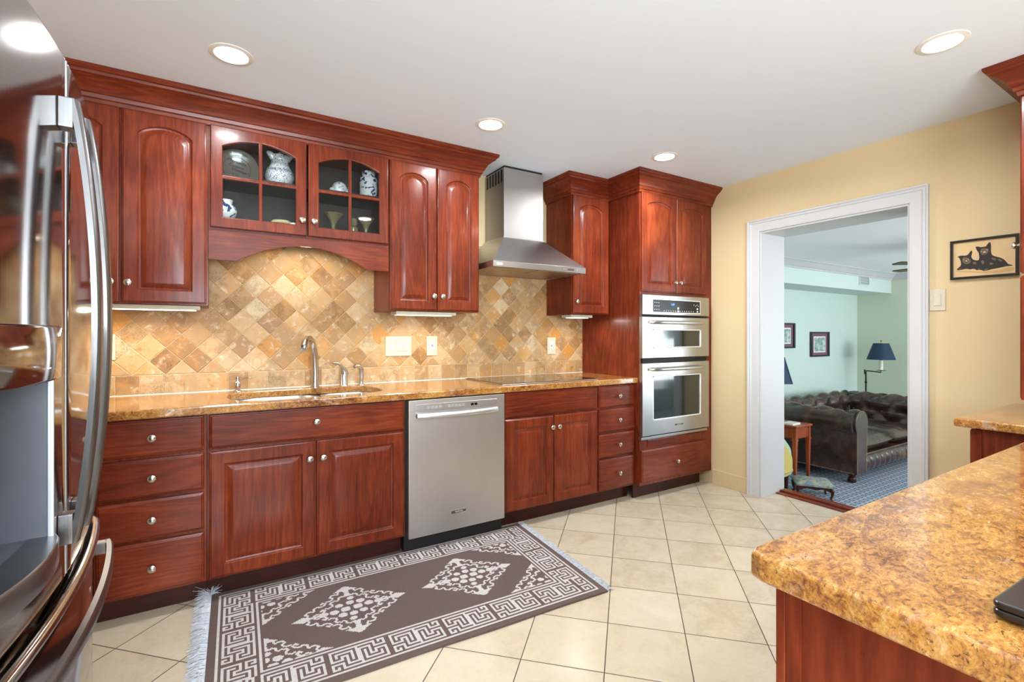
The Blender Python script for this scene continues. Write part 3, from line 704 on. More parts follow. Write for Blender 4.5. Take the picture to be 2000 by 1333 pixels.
for x in (-1.292, -1.275): mb.lathe([(.005, 0), (.005, .003), (.001, .003)], (x, -.5, 1.702), 12, axis='y')
build('button', mb, 'chrome', lp, smooth=True)
part('display', 'slot_dark', lp, (-1.364, -1.306, -.5015, -.5, 1.696, 1.708))
part('badge', 'soft_white', lp, (-1.948, -1.905, -.5015, -.5, 1.694, 1.708))
# ------------------------------------------------------------------ outlets and switches
def plate_dev(name, lab, cat, x0, x1, z0, z1, kind, parts_at):
    t = thing(name, lab, cat, ((x0+x1)/2, -.011, (z0+z1)/2))
    part('cover_plate', 'white_plastic', t, (x0, x1, -.0165, -.0105, z0, z1), bevel=.002)
    zc = (z0+z1)/2
    for k, xc in zip(kind, parts_at):
        if k == 's':
            part('rocker', 'white_plastic', t, (xc-.016, xc+.016, -.0205, -.0166, zc-.033, zc+.033), bevel=.0015)
        elif k == 'd':
            part('dimmer', 'white_plastic', t, (xc-.016, xc+.016, -.0195, -.0166, zc-.033, zc+.033)); part('slider', 'soft_white', t, (xc-.012, xc+.012, -.0225, -.0196, zc-.028, zc+.006), bevel=.001)
        else:
            f = part('receptacle', 'soft_white', t, (xc-.0165, xc+.0165, -.0185, -.0166, zc-.034, zc+.034), bevel=.001)
            mb = MB()
            for s_ in (-1, 1):
                z_ = zc+s_*.021
                mb.box(xc-.008, xc-.006, -.0188, -.0185, z_-.003, z_+.007).box(xc+.006, xc+.008, -.0188, -.0185, z_-.003, z_+.006)
                mb.lathe([(.0025, 0), (.0025, .0004), (.0001, .0004)], (xc, -.0185, z_-.009), 10, axis='y')
            if k == 'g': mb.box(xc-.008, xc+.008, -.0192, -.0185, zc-.006, zc-.001).box(xc-.008, xc+.008, -.0192, -.0185, zc+.002, zc+.007)
            build('slots', mb, 'slot_dark', f)
    return t
plate_dev('light_switch', 'cream three-gang switch plate on the tiles right of the faucet', 'light switch', -2.534, -2.352, 1.090, 1.224, 'dss', (-2.488, -2.442, -2.396))
plate_dev('outlet', 'cream outlet on the tiles just right of the three-gang switch', 'outlet', -2.240, -2.160, 1.088, 1.226, 'g', (-2.2,))
plate_dev('outlet', 'cream outlet on the tiles beside the oven cabinet', 'outlet', -1.196, -1.112, 1.074, 1.213, 'g', (-1.154,))
plate_dev('outlet', 'cream wall plate on the tiles beside the refrigerator', 'outlet', -4.03, -3.952, 1.104, 1.238, 'o', (-3.99,))
t = thing('light_switch', 'cream rocker switch on the yellow wall beside the white door casing', 'light switch', (XW-.01, -2.142, 1.435))
part('cover_plate', 'white_plastic', t, (XW-.007, XW-.001, -2.183, -2.112, 1.374, 1.497), bevel=.002)
part('rocker', 'white_plastic', t, (XW-.011, XW-.007, -2.164, -2.131, 1.402, 1.469), bevel=.0015)
# ------------------------------------------------------------------ recessed ceiling lights
names = {0: 'above the left end of the counter, nearest the refrigerator', 1: 'above the dishwasher, in front of the glass cabinet', 2: 'in front of the oven cabinet', 3: 'near the yellow wall at upper right'}
proto = None
for i, (x, y) in enumerate(CANS):
    lab = 'white recessed ceiling light '+names.get(i, 'behind the camera') if i in names else 'white recessed ceiling light added out of frame to light the near half of the room'
    if proto is None:
        proto = thing('ceiling_light', lab, 'ceiling light', (x, y, H), 'recessed ceiling lights')
        mb = MB(); mb.lathe([(.062, -.003), (.066, -.006), (.084, -.003), (.086, -.0005), (.062, -.0005)], (x, y, H), 36); 
        mb.f = mb.f[:-2]; mb.m = mb.m[:-2]; build('trim_ring', mb, 'soft_white', proto, smooth=True)
        mb = MB(); mb.lathe([(.062, -.0045), (.0001, -.0045), (.0001, -.001), (.062, -.001)], (x, y, H), 36); build('lens', mb, 'can_lens', proto)
    else:
        r = proto.copy(); COL.objects.link(r); r.location = (x, y, H); r['label'] = lab
        for ch in list(proto.children):
            d = ch.copy(); COL.objects.link(d); d.parent = r
# ------------------------------------------------------------------ REFRIGERATOR (faces +X)
fr = thing('refrigerator', 'large stainless french-door refrigerator with water dispenser at the left', 'refrigerator', (-4.1, -1.99, 0))
FC = -1.99
def fx(y): return -3.748-.19*(y-FC)**2
part('cabinet', 'dark_grey', fr, (-4.50, -3.845, -2.447, -1.533, .03, 1.752), bevel=.004)
part('hinge_cover', 'dark_grey', fr, (-3.98, -3.80, -2.44, -2.36, 1.752, 1.775), (-3.98, -3.80, -1.62, -1.54, 1.752, 1.775))
part('base_grille', 'dark_grey', fr, (-4.4, -3.84, -2.44, -1.54, .012, .058))
def fdoor(name, y0, y1, z0, z1, hole=None, mat='fridge_steel'):
    """curved front skin with a thickness; hole=(ya,yb,za,zb)"""
    ys = sorted(set([y0+.0005, y0+.002, y0+.005, y0+.010]+[y1-.010, y1-.005, y1-.002, y1-.0005]+[y0+.01+(y1-y0-.02)*k/20 for k in range(21)]+(list(hole[:2]) if hole else [])))
    zs = [z0, z0+.003, z0+.008]+([hole[2], hole[3]] if hole else [(z0+z1)/2])+[z1-.008, z1-.003, z1]
    def X(y, z):
        e = min(y-y0, y1-y); d = 0
        if e < .010: d += .010-math.sqrt(max(0, .010**2-(.010-e)**2))
        f = min(z-z0, z1-z)
        if f < .008: d += .008-math.sqrt(max(0, .008**2-(.008-f)**2))
        return fx(y)-min(d, .014)
    mb = MB(); ny = len(ys); vs = [(X(y, z), y, z) for z in zs for y in ys]; fs = []
    for i in range(len(zs)-1):
        for j in range(ny-1):
            if hole and zs[i] >= hole[2]-1e-6 and zs[i+1] <= hole[3]+1e-6 and ys[j] >= hole[0]-1e-6 and ys[j+1] <= hole[1]+1e-6: continue
            fs.append((i*ny+j, i*ny+j+1, (i+1)*ny+j+1, (i+1)*ny+j))
    mb.add(vs, fs)
    xb = -3.842
    per = [(j, 0) for j in range(ny)]+[(ny-1, i) for i in range(1, len(zs))]+[(j, len(zs)-1) for j in range(ny-2, -1, -1)]+[(0, i) for i in range(len(zs)-2, 0, -1)]
    b = len(mb.v); mb.v += [(xb, ys[j], zs[i]) for j, i in per]; n = len(per)
    for k in range(n):
        k2 = (k+1) % n; mb.f.append((per[k][1]*ny+per[k][0], per[k2][1]*ny+per[k2][0], b+k2, b+k)); mb.m.append(0)
    return build(name, mb, mat, fr, smooth=True, angle=60)
HY0, HY1, HZ0, HZ1 = -2.345, -2.080, .880, 1.252
dl = fdoor('fridge_door', -2.446, -1.993, .772, 1.768, (HY0, HY1, HZ0, HZ1))
dr = fdoor('fridge_door', -1.987, -1.534, .772, 1.768)
fz = fdoor('freezer_drawer', -2.446, -1.534, .065, .728)
part('gasket', 'gap_black', fr, (-3.846, -3.80, -2.44, -1.54, .725, .775), (-3.846, -3.775, -1.996, -1.984, .775, 1.765))
mb = MB()
for yy in (-1.9965, -1.9835): mb.tube([(fx(FC)-.0045, yy, .775), (fx(FC)-.0045, yy, 1.766)], .0035, 8)
build('edge_trim', mb, 'satin_trim', fr, smooth=True)
# polished lip along the top of the freezer drawer
mb = MB(); mb.tube([(fx(y)+.004-(0.01 if abs(y-FC) > .45 else 0), y, .742) for y in np.linspace(-2.445, -1.535, 25)], .0125, 14)
build('top_lip', mb, 'lip_steel', fz, smooth=True)
def vhandle(parent, yc, inward):
    z0, z1 = .852, 1.672; L = []
    for i in range(31):
        t = i/30; zz = z0+(z1-z0)*t; b = math.sin(PI*t)
        xo = -3.722+.034*b**.8; th_ = .013; hw = .0135+.003*b
        sec = [(xo-th_, yc-hw), (xo-.004, yc-hw-.001), (xo, yc-hw+.004), (xo+.002, yc), (xo, yc+hw-.004), (xo-.004, yc+hw+.001), (xo-th_, yc+hw), (xo-th_-.002, yc)]
        L.append([(a, b_, zz) for a, b_ in sec])
    mb = MB(); mb.loft(L); h = build('handle', mb, 'handle_steel', parent, smooth=True, angle=50)
    for za, zb in ((z0-.001, z0+.055), (z1-.055, z1+.001)):
        part('handle_bracket', 'handle_steel', h, (-3.749, -3.727, yc-.0145, yc+.0145, za, zb), bevel=.002)
vhandle(dl, -2.037, 1); vhandle(dr, -1.943, -1)
# freezer handle
L = []
for i in range(33):
    t = i/32; y = -2.375+t*(.775); b = math.sin(PI*t)
    xo = -3.738+.036*b**.75
    zc = .690
    L.append([(xo-.013, y, zc-.018), (xo-.003, y, zc-.020), (xo+.001, y, zc-.012), (xo+.001, y, zc+.006), (xo-.003, y, zc+.012), (xo-.013, y, zc+.012)])
mb = MB(); mb.loft(L); h = build('handle', mb, 'handle_steel', fz, smooth=True, angle=50)
for y in (-2.375, -1.625):
    part('handle_bracket', 'handle_steel', h, (fx(y)-.002, -3.745, y, y+.025, .672, .702), bevel=.002)
# dispenser
ds = part('dispenser_cavity', 'grey_plastic', dl, (-3.840, -3.836, HY0-.004, HY1+.004, HZ0-.003, HZ1+.002), (-3.836, fx(HY1)-.001, HY1+.0005, HY1+.005, HZ0, HZ1), (-3.836, fx(HY0)-.001, HY0-.005, HY0-.0005, HZ0, HZ1), (-3.836, -3.757, HY0, HY1, HZ1-.002, HZ1+.001), (-3.836, -3.757, HY0, HY1, HZ0-.003, HZ0+.001), label='grey recessed dispenser niche')
def bowed(y0, y1, z0, z1, out, base=.004, m=0, ins=-.03, n=16):
    mb = MB(); L = []
    for i in range(n+1):
        t = i/n; y = y0+(y1-y0)*t; xo = fx(y)+base+out*math.sin(PI*t)**.7
        L.append([(fx(y)+ins, y, z0), (xo-.003, y, z0), (xo, y, z0+.004), (xo, y, z1-.004), (xo-.003, y, z1), (fx(y)+ins, y, z1)])
    mb.loft(L); return mb
cpn = build('control_panel', bowed(HY0-.012, HY1+.03, 1.160, 1.252, .016, .006), 'fridge_steel', dl, smooth=True, angle=40)
part('status_light', 'disp_white', cpn, (-3.728, -3.7255, -2.205, -2.195, 1.183, 1.185))
mb = MB(); mb.tube([(-3.79, -2.22, 1.165), (-3.79, -2.22, 1.125)], [.014, .009], 14); build('nozzle', mb, 'grey_plastic', ds, smooth=True)
part('paddle', 'dark_grey', ds, (-3.825, -3.815, -2.26, -2.18, .98, 1.10), bevel=.004)
part('side_trim', 'satin_trim', dl, (fx(HY1)-.006, fx(HY1)+.003, HY1-.002, HY1+.002, .88, 1.16), bevel=.001)
build('drip_tray', bowed(HY0-.012, HY1+.012, .838, .882, .022, .004), 'handle_steel', dl, smooth=True, angle=40)
# ------------------------------------------------------------------ PENINSULA, RIGHT COUNTER, HUTCH
pc = thing('peninsula_countertop', 'golden-brown granite peninsula countertop in the right foreground', 'countertop', (-1.6, -3.2, .874))
plate('slab', [[(-2.800, -2.793), (-.0, -2.793), (.0, -3.62), (-2.825, -3.62), (-2.825, -2.818), (-2.818, -2.800)]], .040, lambda u, v, w: (u, v, .874+w), 'granite', pc, .0075, 3)
pb = thing('peninsula_cabinet', 'cherry peninsula base under the foreground granite, smooth panelled end', 'cabinet', (-1.6, -3.2, 0))
part('body', 'wood_z', pb, (-2.783, -.02, -3.58, -2.835, .09, .873))
part('corner_post', 'wood_z', pb, (-2.789, -2.765, -2.834, -2.820, .0, .873), bevel=.002)
part('end_stile', 'wood_z', pb, (-2.788, -2.7832, -2.856, -2.8345, .09, .873))
part('end_stile', 'wood_z', pb, (-2.785, -2.7832, -3.58, -2.8565, .09, .873))
part('toe_kick', 'kick_wood', pb, (-2.76, -.1, -3.5, -2.9, 0, .09))
rc = thing('side_countertop', 'short granite countertop against the yellow wall under the tall cabinet', 'countertop', (-.4, -2.63, .85))
plate('slab', [[(-.822, -2.459), (XW-.001, -2.459), (XW-.001, -2.789), (-.822, -2.789)]], .036, lambda u, v, w: (u, v, .846+w), 'granite', rc, .007)
rb = thing('side_cabinet', 'dark cherry base cabinet under the short counter by the yellow wall', 'cabinet', (-.4, -2.65, 0))
part('body', 'wood_z', rb, (-.79, XW-.014, -2.815, -2.522, .10, .8455))
part('end_stile', 'wood_z', rb, (-.795, -.7902, -2.54, -2.522, .10, .8455))
for x0, x1, kx in ((-.788, -.395, -.42), (-.389, .004, -.364)): raised_door(rb, x0, x1, .115, .84, FN(-2.521), kn=(kx, .76), face='N')
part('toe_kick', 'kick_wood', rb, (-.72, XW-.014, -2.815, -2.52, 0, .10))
hu = thing('tall_cabinet', 'tall cherry cabinet at the right edge standing on the short granite counter', 'cabinet', (-.2, -2.95, .93))
mb = MB(); mb.box(-.445, XW-.001, -2.93, -2.597, .930, 2.312)
build('body', mb, 'wood_z', hu)
part('base', 'kick_wood', hu, (-.42, XW-.001, -2.785, -2.62, .8825, .930))
for x0, x1, kx in ((-.443, -.216, -.428), (-.211, .012, -.03)):
    raised_door(hu, x0, x1, .945, 1.50, FN(-2.597), stile=.045, face='N'); d = raised_door(hu, x0, x1, 1.51, 2.303, FN(-2.597), rise=.02, stile=.045, face='N')
    knob(d, (kx, -2.576, 1.640), 'N')
cr = sweep([(-.447, -2.93), (-.447, -2.582), (XW-.001, -2.582)], [(-o, z) for o, z in CR])
tag(build('crown_molding', cr, 'wood_y', None, smooth=True, angle=25), 'cherry crown moulding on the tall cabinet at the upper right edge', 'crown moulding')
lt = thing('laptop', 'closed black laptop lying on the foreground granite at the right edge', 'laptop', (-2.6, -3.1, .914))
def lap(u, v, w):
    a = math.radians(-2); c0 = (-2.745, -3.045)
    return (c0[0]+u*math.cos(a)+v*math.sin(a), c0[1]+u*math.sin(a)-v*math.cos(a), .914+w)
for nm, z0, z1 in (('base', .003, .012), ('lid', .0125, .021)):
    plate(nm, [rrect(-.004, .36, .0, .25, .010)], z1-z0, lambda u, v, w, z0=z0: lap(u, v, z0+w), 'black_frame', lt, .003)
mb = MB()
for u in (.03, .33):
    for v in (.03, .22): p = lap(u, v, 0); mb.lathe([(.008, 0), (.008, .003), (.001, .003)], p, 10)
build('foot', mb, 'gap_black', lt)
# ------------------------------------------------------------------ DOG PICTURE on the yellow wall
dp = thing('picture', 'framed drawing of two dark terriers on the yellow wall above the switch', 'picture', (XW-.01, -2.34, 1.65))
PY0, PY1, PZ0, PZ1 = -2.478, -2.206, 1.542, 1.758
fnp = lambda u, v, w: (XW-.003-w, u, v)
plate('frame', [[(PY0, PZ0), (PY1, PZ0), (PY1, PZ1), (PY0, PZ1)], [(PY0+.013, PZ0+.013), (PY1-.013, PZ0+.013), (PY1-.013, PZ1-.013), (PY0+.013, PZ1-.013)]], .016, fnp, 'black_frame', dp, .003)
sh = part('print', 'print_cream', dp, (XW-.009, XW-.003, PY0+.010, PY1-.010, PZ0+.010, PZ1-.010))
def ip(px, py): # drawing coordinates read off the photo: (255..1600, 240..1130) in the picture
    t = (px-180)/(1690-180); top = 355+(170-355)*t; bot = 1195+(1105-1195)*t
    return (PY1+(PY0-PY1)*t, PZ1+(PZ0-PZ1)*(py-top)/(bot-top))
def smooth_poly(q, n=2):
    for _ in range(n):
        o = []
        for (a, b), (c, d) in zip(q, q[1:]+q[:1]): o += [(a*.78+c*.22, b*.78+d*.22), (a*.22+c*.78, b*.22+d*.78)]
        q = o
    return q
def inked(name, mat, polys, lev):
    mb = MB()
    for pl in polys:
        q = smooth_poly([ip(*p) for p in pl]); mb.add([(XW-.0094-.0003*lev, a, b) for a, b in q], [tuple(range(len(q)))])
    build(name, mb, mat, sh)
inked('drawing_shadow', 'ink_tan', [[(300, 985), (700, 1000), (1100, 1010), (1590, 900), (1590, 1000), (1200, 1060), (320, 1020)]], 1)
inked('drawing_dogs', 'ink_black', [
 [(330, 710), (370, 670), (450, 655), (530, 660), (590, 640), (640, 570), (680, 540), (690, 600), (665, 665), (680, 720), (720, 755), (830, 770), (850, 700), (835, 640), (835, 600), (790, 545), (755, 460), (830, 460), (880, 475), (940, 465), (990, 460), (1030, 400), (1080, 355), (1105, 410), (1100, 560), (1115, 640), (1180, 680), (1290, 705), (1380, 750), (1440, 820), (1460, 855), (1580, 882), (1500, 895), (1430, 900), (1300, 930), (1100, 965), (1050, 985), (940, 1000), (910, 985), (850, 970), (780, 985), (755, 955), (690, 950), (640, 965), (560, 945), (440, 970), (340, 980), (330, 955), (390, 910), (430, 870), (425, 790), (405, 740), (370, 690)]], 2)
for pl_ in [
 [(470, 700), (560, 690), (600, 720), (660, 760), (640, 830), (560, 850), (480, 820), (455, 770)],
 [(860, 560), (900, 500), (1000, 490), (1060, 530), (1040, 600), (960, 650), (890, 640)],
 [(1100, 700), (1200, 720), (1220, 770), (1130, 760)], [(1240, 730), (1330, 750), (1350, 800), (1260, 780)], [(880, 760), (960, 780), (940, 860), (890, 830)],
 [(1070, 800), (1180, 840), (1080, 880)], [(700, 790), (790, 800), (770, 860), (700, 850)], [(360, 955), (440, 935), (420, 965)], [(780, 960), (860, 935), (870, 965)], [(930, 980), (1010, 940), (1055, 965), (980, 995)]]: inked('drawing_highlight', 'ink_grey', [pl_], 3)

inked('drawing_faces', 'print_cream', [[(485, 735), (500, 735), (498, 755), (485, 755)], [(585, 725), (605, 728), (600, 750), (585, 748)], [(530, 770), (570, 760), (575, 800), (545, 805)],
 [(870, 570), (905, 555), (900, 590)], [(995, 530), (1035, 520), (1030, 545), (1000, 545)], [(925, 580), (965, 560), (1000, 585), (975, 610), (940, 605)]], 4)
inked('drawing_noses', 'ink_black', [[(532, 790), (572, 785), (560, 815), (540, 815)], [(935, 600), (995, 598), (980, 625), (950, 625)], [(880, 575), (900, 570), (895, 590)], [(1005, 535), (1022, 532), (1018, 546)]], 5)
# ------------------------------------------------------------------ RUG
NX, NY = 344, 180
R = np.zeros((NY, NX))
def rect(x0, x1, y0, y1, v=1): R[max(0, y0):min(NY, y1), max(0, x0):min(NX, x1)] = v
def frame(i, t, v=1): rect(i, NX-i, i, i+t, v); rect(i, NX-i, NY-i-t, NY-i, v); rect(i, i+t, i, NY-i, v); rect(NX-i-t, NX-i, i, NY-i, v)
frame(6, 2); frame(36, 2)
U = ["###########.", "#.........#.", "#.#######.#.", "#.#.....#.#.", "#.#.###.#.#.", "#.#.#.#...#.", "#.#.#.#####.", "#.#.#.......", "#...#.#####.", "#####.#...#.", "......#.#.#.", "#######.###."]
U = np.kron(np.array([[c == '#' for c in r] for r in U], float), np.ones((2, 2)))
def strip(n):
    o = np.zeros((24, n)); x = 0; fl = False
    while x < n:
        seg = U if not fl else U[:, ::-1][::-1]; wd = min(24, n-x); o[:, x:x+wd] = seg[:, :wd]; x += 24; fl = not fl
    return o
st = strip(NX-20); R[10:34, 10:NX-10] = st; R[NY-34:NY-10, 10:NX-10] = st[::-1]
st = strip(NY-68).T; R[34:NY-34, 10:34] = st; R[34:NY-34, NX-34:NX-10] = st[:, ::-1]
yy, xx = np.mgrid[0:NY, 0:NX]
def disc(cx, cy, r, q=1.): R[((xx-cx)/1.15)**2*q+(yy-cy)**2 <= r*r] = 1
def poly(pts, v=1):
    inside = np.zeros((NY, NX), bool); n = len(pts)
    for i in range(n):
        (x1, y1), (x2, y2) = pts[i], pts[(i+1) % n]
        if y1 == y2: continue
        c = ((yy < y1) != (yy < y2)) & (xx < (x2-x1)*(yy-y1)/(y2-y1)+x1); inside ^= c
    R[inside] = v
def curve(pts, r):
    for (x1, y1), (x2, y2) in zip(pts[:-1], pts[1:]):
        n = int(max(abs(x2-x1), abs(y2-y1))*1.5)+1
        for k in range(n+1): t = k/n; cx, cy = x1+(x2-x1)*t, y1+(y2-y1)*t; R[(xx-cx)**2+(yy-cy)**2 <= r*r] = 1
HOOKS = [[(0, 0), (1.5, 2.5), (4.5, 3), (6.5, 1), (6, -1.5), (8.5, -2.5), (11, -1.2), (12, 1.2)], [(0, -1), (2, 1.5), (5, 1), (6, -2), (9, -3), (11.5, -1.5), (11, 1), (9, .8)]]
def medallion(cx, cy, clip=None):
    global R
    old = R; R = np.zeros((NY, NX)); A, B = 51, 41
    for i, j, q in ((-1, -1, 1), (0, -1.15, 1), (1, -1, .9), (-1.7, -.1, 1), (-.6, 0, 1.1), (.6, 0, 1.1), (1.7, .1, 1), (-1.1, 1, .9), (0, 1.15, 1), (1, 1, 1), (-.2, -2.1, .8), (.2, 2.1, .8), (2.6, 0, .8), (-2.6, 0, .8)):
        disc(cx+i*9.2, cy+j*8.2, 3.5*q)
    for sx in (-1, 1):
        poly([(cx+sx*A, cy), (cx+sx*(A-9), cy-5), (cx+sx*(A-15), cy-1.4), (cx+sx*24, cy-1.4), (cx+sx*24, cy+1.4), (cx+sx*(A-15), cy+1.4), (cx+sx*(A-9), cy+5)])
        poly([(cx-1, cy+sx*B), (cx-11, cy+sx*(B-8)), (cx-3, cy+sx*(B-9)), (cx-1, cy+sx*(B-15)), (cx-6, cy+sx*(B-19)), (cx+6, cy+sx*(B-19)), (cx+1.5, cy+sx*(B-15)), (cx+3, cy+sx*(B-9)), (cx+11, cy+sx*(B-8))])
        for sy in (-1, 1):
            d = Vector((-A, B)).normalized(); nn = Vector((B, A)).normalized()
            for row, off in ((0, -3), (1, -11)):
                for k in range(4 if row == 0 else 3):
                    t = (.10+.235*k) if row == 0 else (.2+.24*k)
                    o = Vector((A*(1-t), B*t))+nn*off
                    pts = []
                    for u_, v_ in HOOKS[(k+row) % 2]:
                        q = o+d*u_*1.15+nn*v_*(1 if (k+row) % 2 else -1); pts.append((cx+sx*q.x, cy+sy*q.y))
                    curve(pts, .95)
    if clip is None: clip = np.ones((NY, NX), bool)
    R = np.where((R > 0) & clip, 1, old)
field = (xx > 39) & (xx < NX-40) & (yy > 39) & (yy < NY-40)
medallion(113, NY/2, field); medallion(NX-112, NY/2, field)
for cx, cy in ((39, 39), (39, NY-39), (NX-39, 39), (NX-39, NY-39)):
    medallion(cx, cy, field & (abs(xx-cx)/52+abs(yy-cy)/42 < 1.0))
rug_c = [(-3.545, -1.434), (-1.903, -1.496), (-1.832, -.572), (-3.522, -.553)]  # BL BR TR TL
def rp(s, t, z):
    a = Vector(rug_c[0]).lerp(Vector(rug_c[1]), s); b = Vector(rug_c[3]).lerp(Vector(rug_c[2]), s); p = a.lerp(b, t)
    e = .004*math.sin(s*17)*(1 if t in (0., 1.) else 0)
    return (p.x, p.y+e*.5, z)
rg = thing('rug', 'dark brown and grey runner rug with key-fret border before the sink', 'rug', (-2.7, -1.0, 0))
vs = [rp(i/NX, j/NY, .009) for j in range(NY+1) for i in range(NX+1)]
fs = [(j*(NX+1)+i, j*(NX+1)+i+1, (j+1)*(NX+1)+i+1, (j+1)*(NX+1)+i) for j in range(NY) for i in range(NX)]
mb = MB(); mb.add(vs, fs)
per = [(i, 0) for i in range(NX+1)]+[(NX, j) for j in range(1, NY+1)]+[(i, NY) for i in range(NX-1, -1, -1)]+[(0, j) for j in range(NY-1, 0, -1)]
b = len(mb.v); mb.v += [mb.v[j*(NX+1)+i][:2]+(.001,) for i, j in per]
for k in range(len(per)):
    k2 = (k+1) % len(per); mb.f.append((per[k][1]*(NX+1)+per[k][0], per[k2][1]*(NX+1)+per[k2][0], b+k2, b+k)); mb.m.append(0)
rug = build('pile', mb, 'rug_wool', rg)
ca = rug.data.color_attributes.new('col', 'FLOAT_COLOR', 'CORNER')
dark, light = np.array(lin((104, 87, 81))), np.array(lin((206, 200, 196)))
cols = np.tile(dark, (len(rug.data.loops), 1)); flat = R.reshape(-1); rs = np.random.RandomState(3)
jit = 1+.10*(rs.rand(NX*NY)-.5)
for fi in range(NX*NY):
    c_ = (light if flat[fi] > .5 else dark)*jit[fi]
    cols[fi*4:fi*4+4] = c_
ca.data.foreach_set('color', cols.reshape(-1).astype(np.float32))
rnd = random.Random(5)
mb = MB()
for end in (0, 1):
    n = 520
    for k in range(n):
        t = (k+rnd.random())/n; p0 = Vector(rp(end, t, .006)); ln = (.062 if end == 0 else .045)*(.75+.4*rnd.random())
        dx = -1 if end == 0 else 1; bend = (rnd.random()-.5)*.03
        p1 = p0+Vector((dx*ln*.5, bend, .004+rnd.random()*.004)); p2 = p0+Vector((dx*ln, bend*1.6+(rnd.random()-.5)*.012, -.003+rnd.random()*.003))
        wd = .0011; L = []
        for p, r_ in ((p0, wd), (p1, wd), (p2, wd*.6)):
            L.append([(p.x, p.y-r_, p.z), (p.x, p.y, p.z+r_), (p.x, p.y+r_, p.z), (p.x, p.y, max(.0006, p.z-r_))])
        mb.loft(L)
# tuft sticking up at the cabinet corner
c0 = Vector(rp(0, 1, .006))
for k in range(60):
    a = rnd.random()*PI; e_ = rnd.random(); ln = .035+.03*rnd.random()
    p2 = c0+Vector((math.cos(a)*ln-.02, .01+.02*rnd.random()-.02, ln*e_)); p1 = c0.lerp(p2, .5)+Vector((0, 0, .008))
    mb.tube([c0+Vector((-.01, 0, 0)), p1, p2], [.0012, .001, .0006], 4)
build('fringe', mb, 'fringe_wool', rg)
# ------------------------------------------------------------------ POTTERY IN THE GLASS CABINET
SH, SB = 2.0755, 1.8455
def pot(name, lab, cat, prof, c, mat, group=None, sc=(1, 1)):
    t = thing(name, lab, cat, c, group); mb = MB(); mb.lathe(prof, c, 28, sc=sc); build('body', mb, mat, t, smooth=True); return t
t = pot('pitcher', 'white pottery pitcher with blue dots and ruffled rim on the upper shelf', 'pitcher', [(.045, 0), (.05, .004), (.070, .03), (.077, .06), (.072, .09), (.058, .115), (.047, .135), (.045, .15), (.05, .165), (.058, .178), (.053, .178), (.04, .15), (.001, .145)], (-3.195, -.18, SH), 'dotted_pottery')
mb = MB(); mb.tube([(-3.195, -.13, SH+.165), (-3.195, -.09, SH+.15), (-3.195, -.085, SH+.10), (-3.195, -.115, SH+.07)], .008, 8); build('handle', mb, 'dotted_pottery', t, smooth=True)
mb = MB()
for sx in (-1, 1): mb.tube([(-3.195+sx*.035, -.195, SH+.165), (-3.195+sx*.055, -.205, SH+.183), (-3.195+sx*.068, -.21, SH+.188)], [.02, .016, .006], 10)
mb.sphere((-3.195, -.225, SH+.180), .013, 6); build('ruffled_rim', mb, 'dotted_pottery', t, smooth=True)
text('lettering', 'TOUR DE PASSION', .0165, lambda u, v, w: (-3.195+.0785*math.sin(u/.0785), -.18-.0785*math.cos(u/.0785)-w, SH+.088+v), 'blue_ink', t, .0004)
t = thing('plate', 'large grey stoneware plate with brown lettering standing on the upper shelf', 'plate', (-3.405, -.06, SH))
PC = (-3.405, -.06, SH+.104)
mb = MB(); mb.lathe([(.001, 0), (.065, .002), (.078, .008), (.112, .014), (.114, .011), (.08, .003), (.06, -.003), (.001, -.003)], PC, 40, axis='y'); build('body', mb, 'plate_clay', t, smooth=True)
mb = MB()
for r_ in (.070,):
    mb.loft([[(PC[0]+r*math.cos(2*PI*k/40), PC[1]-.0075, PC[2]+r*math.sin(2*PI*k/40)) for k in range(40)] for r in (r_, r_-.0018)], cap=False)
build('painted_line', mb, 'letter_ink', t)
for s, dx, dz, sz in (('Marseille', 0, .040, .026), ('Cuisine', -.004, .016, .024), ('Chantage', .01, -.008, .020), ('Cent', 0, -.034, .024)):
    text('lettering', s, sz, lambda u, v, w, dx=dx, dz=dz: (PC[0]+dx+u, PC[1]-.0080-w, PC[2]+dz+v+u*-.25), 'letter_ink', t, .0003, italic=.3)
text('lettering', 'Lait Nouveau', .020, lambda u, v, w: (PC[0]+(.094+v)*math.sin(u/.094), PC[1]-.0135-w, PC[2]+(.094+v)*math.cos(u/.094)), 'letter_ink', t, .0003)
pot('vase', 'small blue and white floral vase on the lower shelf at the far left', 'vase', [(.03, 0), (.034, .004), (.05, .03), (.054, .052), (.045, .075), (.032, .085), (.032, .098), (.036, .108), (.033, .108), (.028, .09), (.001, .085)], (-3.462, -.24, SB), 'bold_pottery')
pot('shell_dish', 'pale yellow ribbed shell dish lying low behind the left glass door', 'dish', [(.001, 0), (.05, .004), (.06, .016), (.05, .032), (.02, .042), (.001, .044)], (-3.19, -.22, SB), 'shell_clay')
pot('ceramic_dog', 'small white shell-like figurine beside the yellow shell dish', 'figurine', [(.001, 0), (.012, .001), (.018, .01), (.012, .02), (.001, .024)], (-3.135, -.27, SB), 'soft_white')
t = pot('ginger_jar', 'round cream jar with dark flower sprays on the upper shelf', 'jar', [(.03, 0), (.036, .004), (.046, .025), (.045, .05), (.036, .072), (.02, .084), (.001, .088)], (-2.868, -.19, SH), 'spot_pottery')
mb = MB(); mb.sphere((-2.822, -.21, SH+.024), .019, 6); mb.sphere((-2.913, -.20, SH+.030), .017, 6); build('side_knob', mb, 'spot_pottery', t, smooth=True)
pot('tall_jar', 'tall blue and cream lidded jar at the right of the upper shelf', 'jar', [(.05, 0), (.054, .005), (.055, .11), (.052, .125), (.040, .132), (.040, .165), (.036, .168), (.001, .168)], (-2.70, -.22, SH), 'floral_pottery')
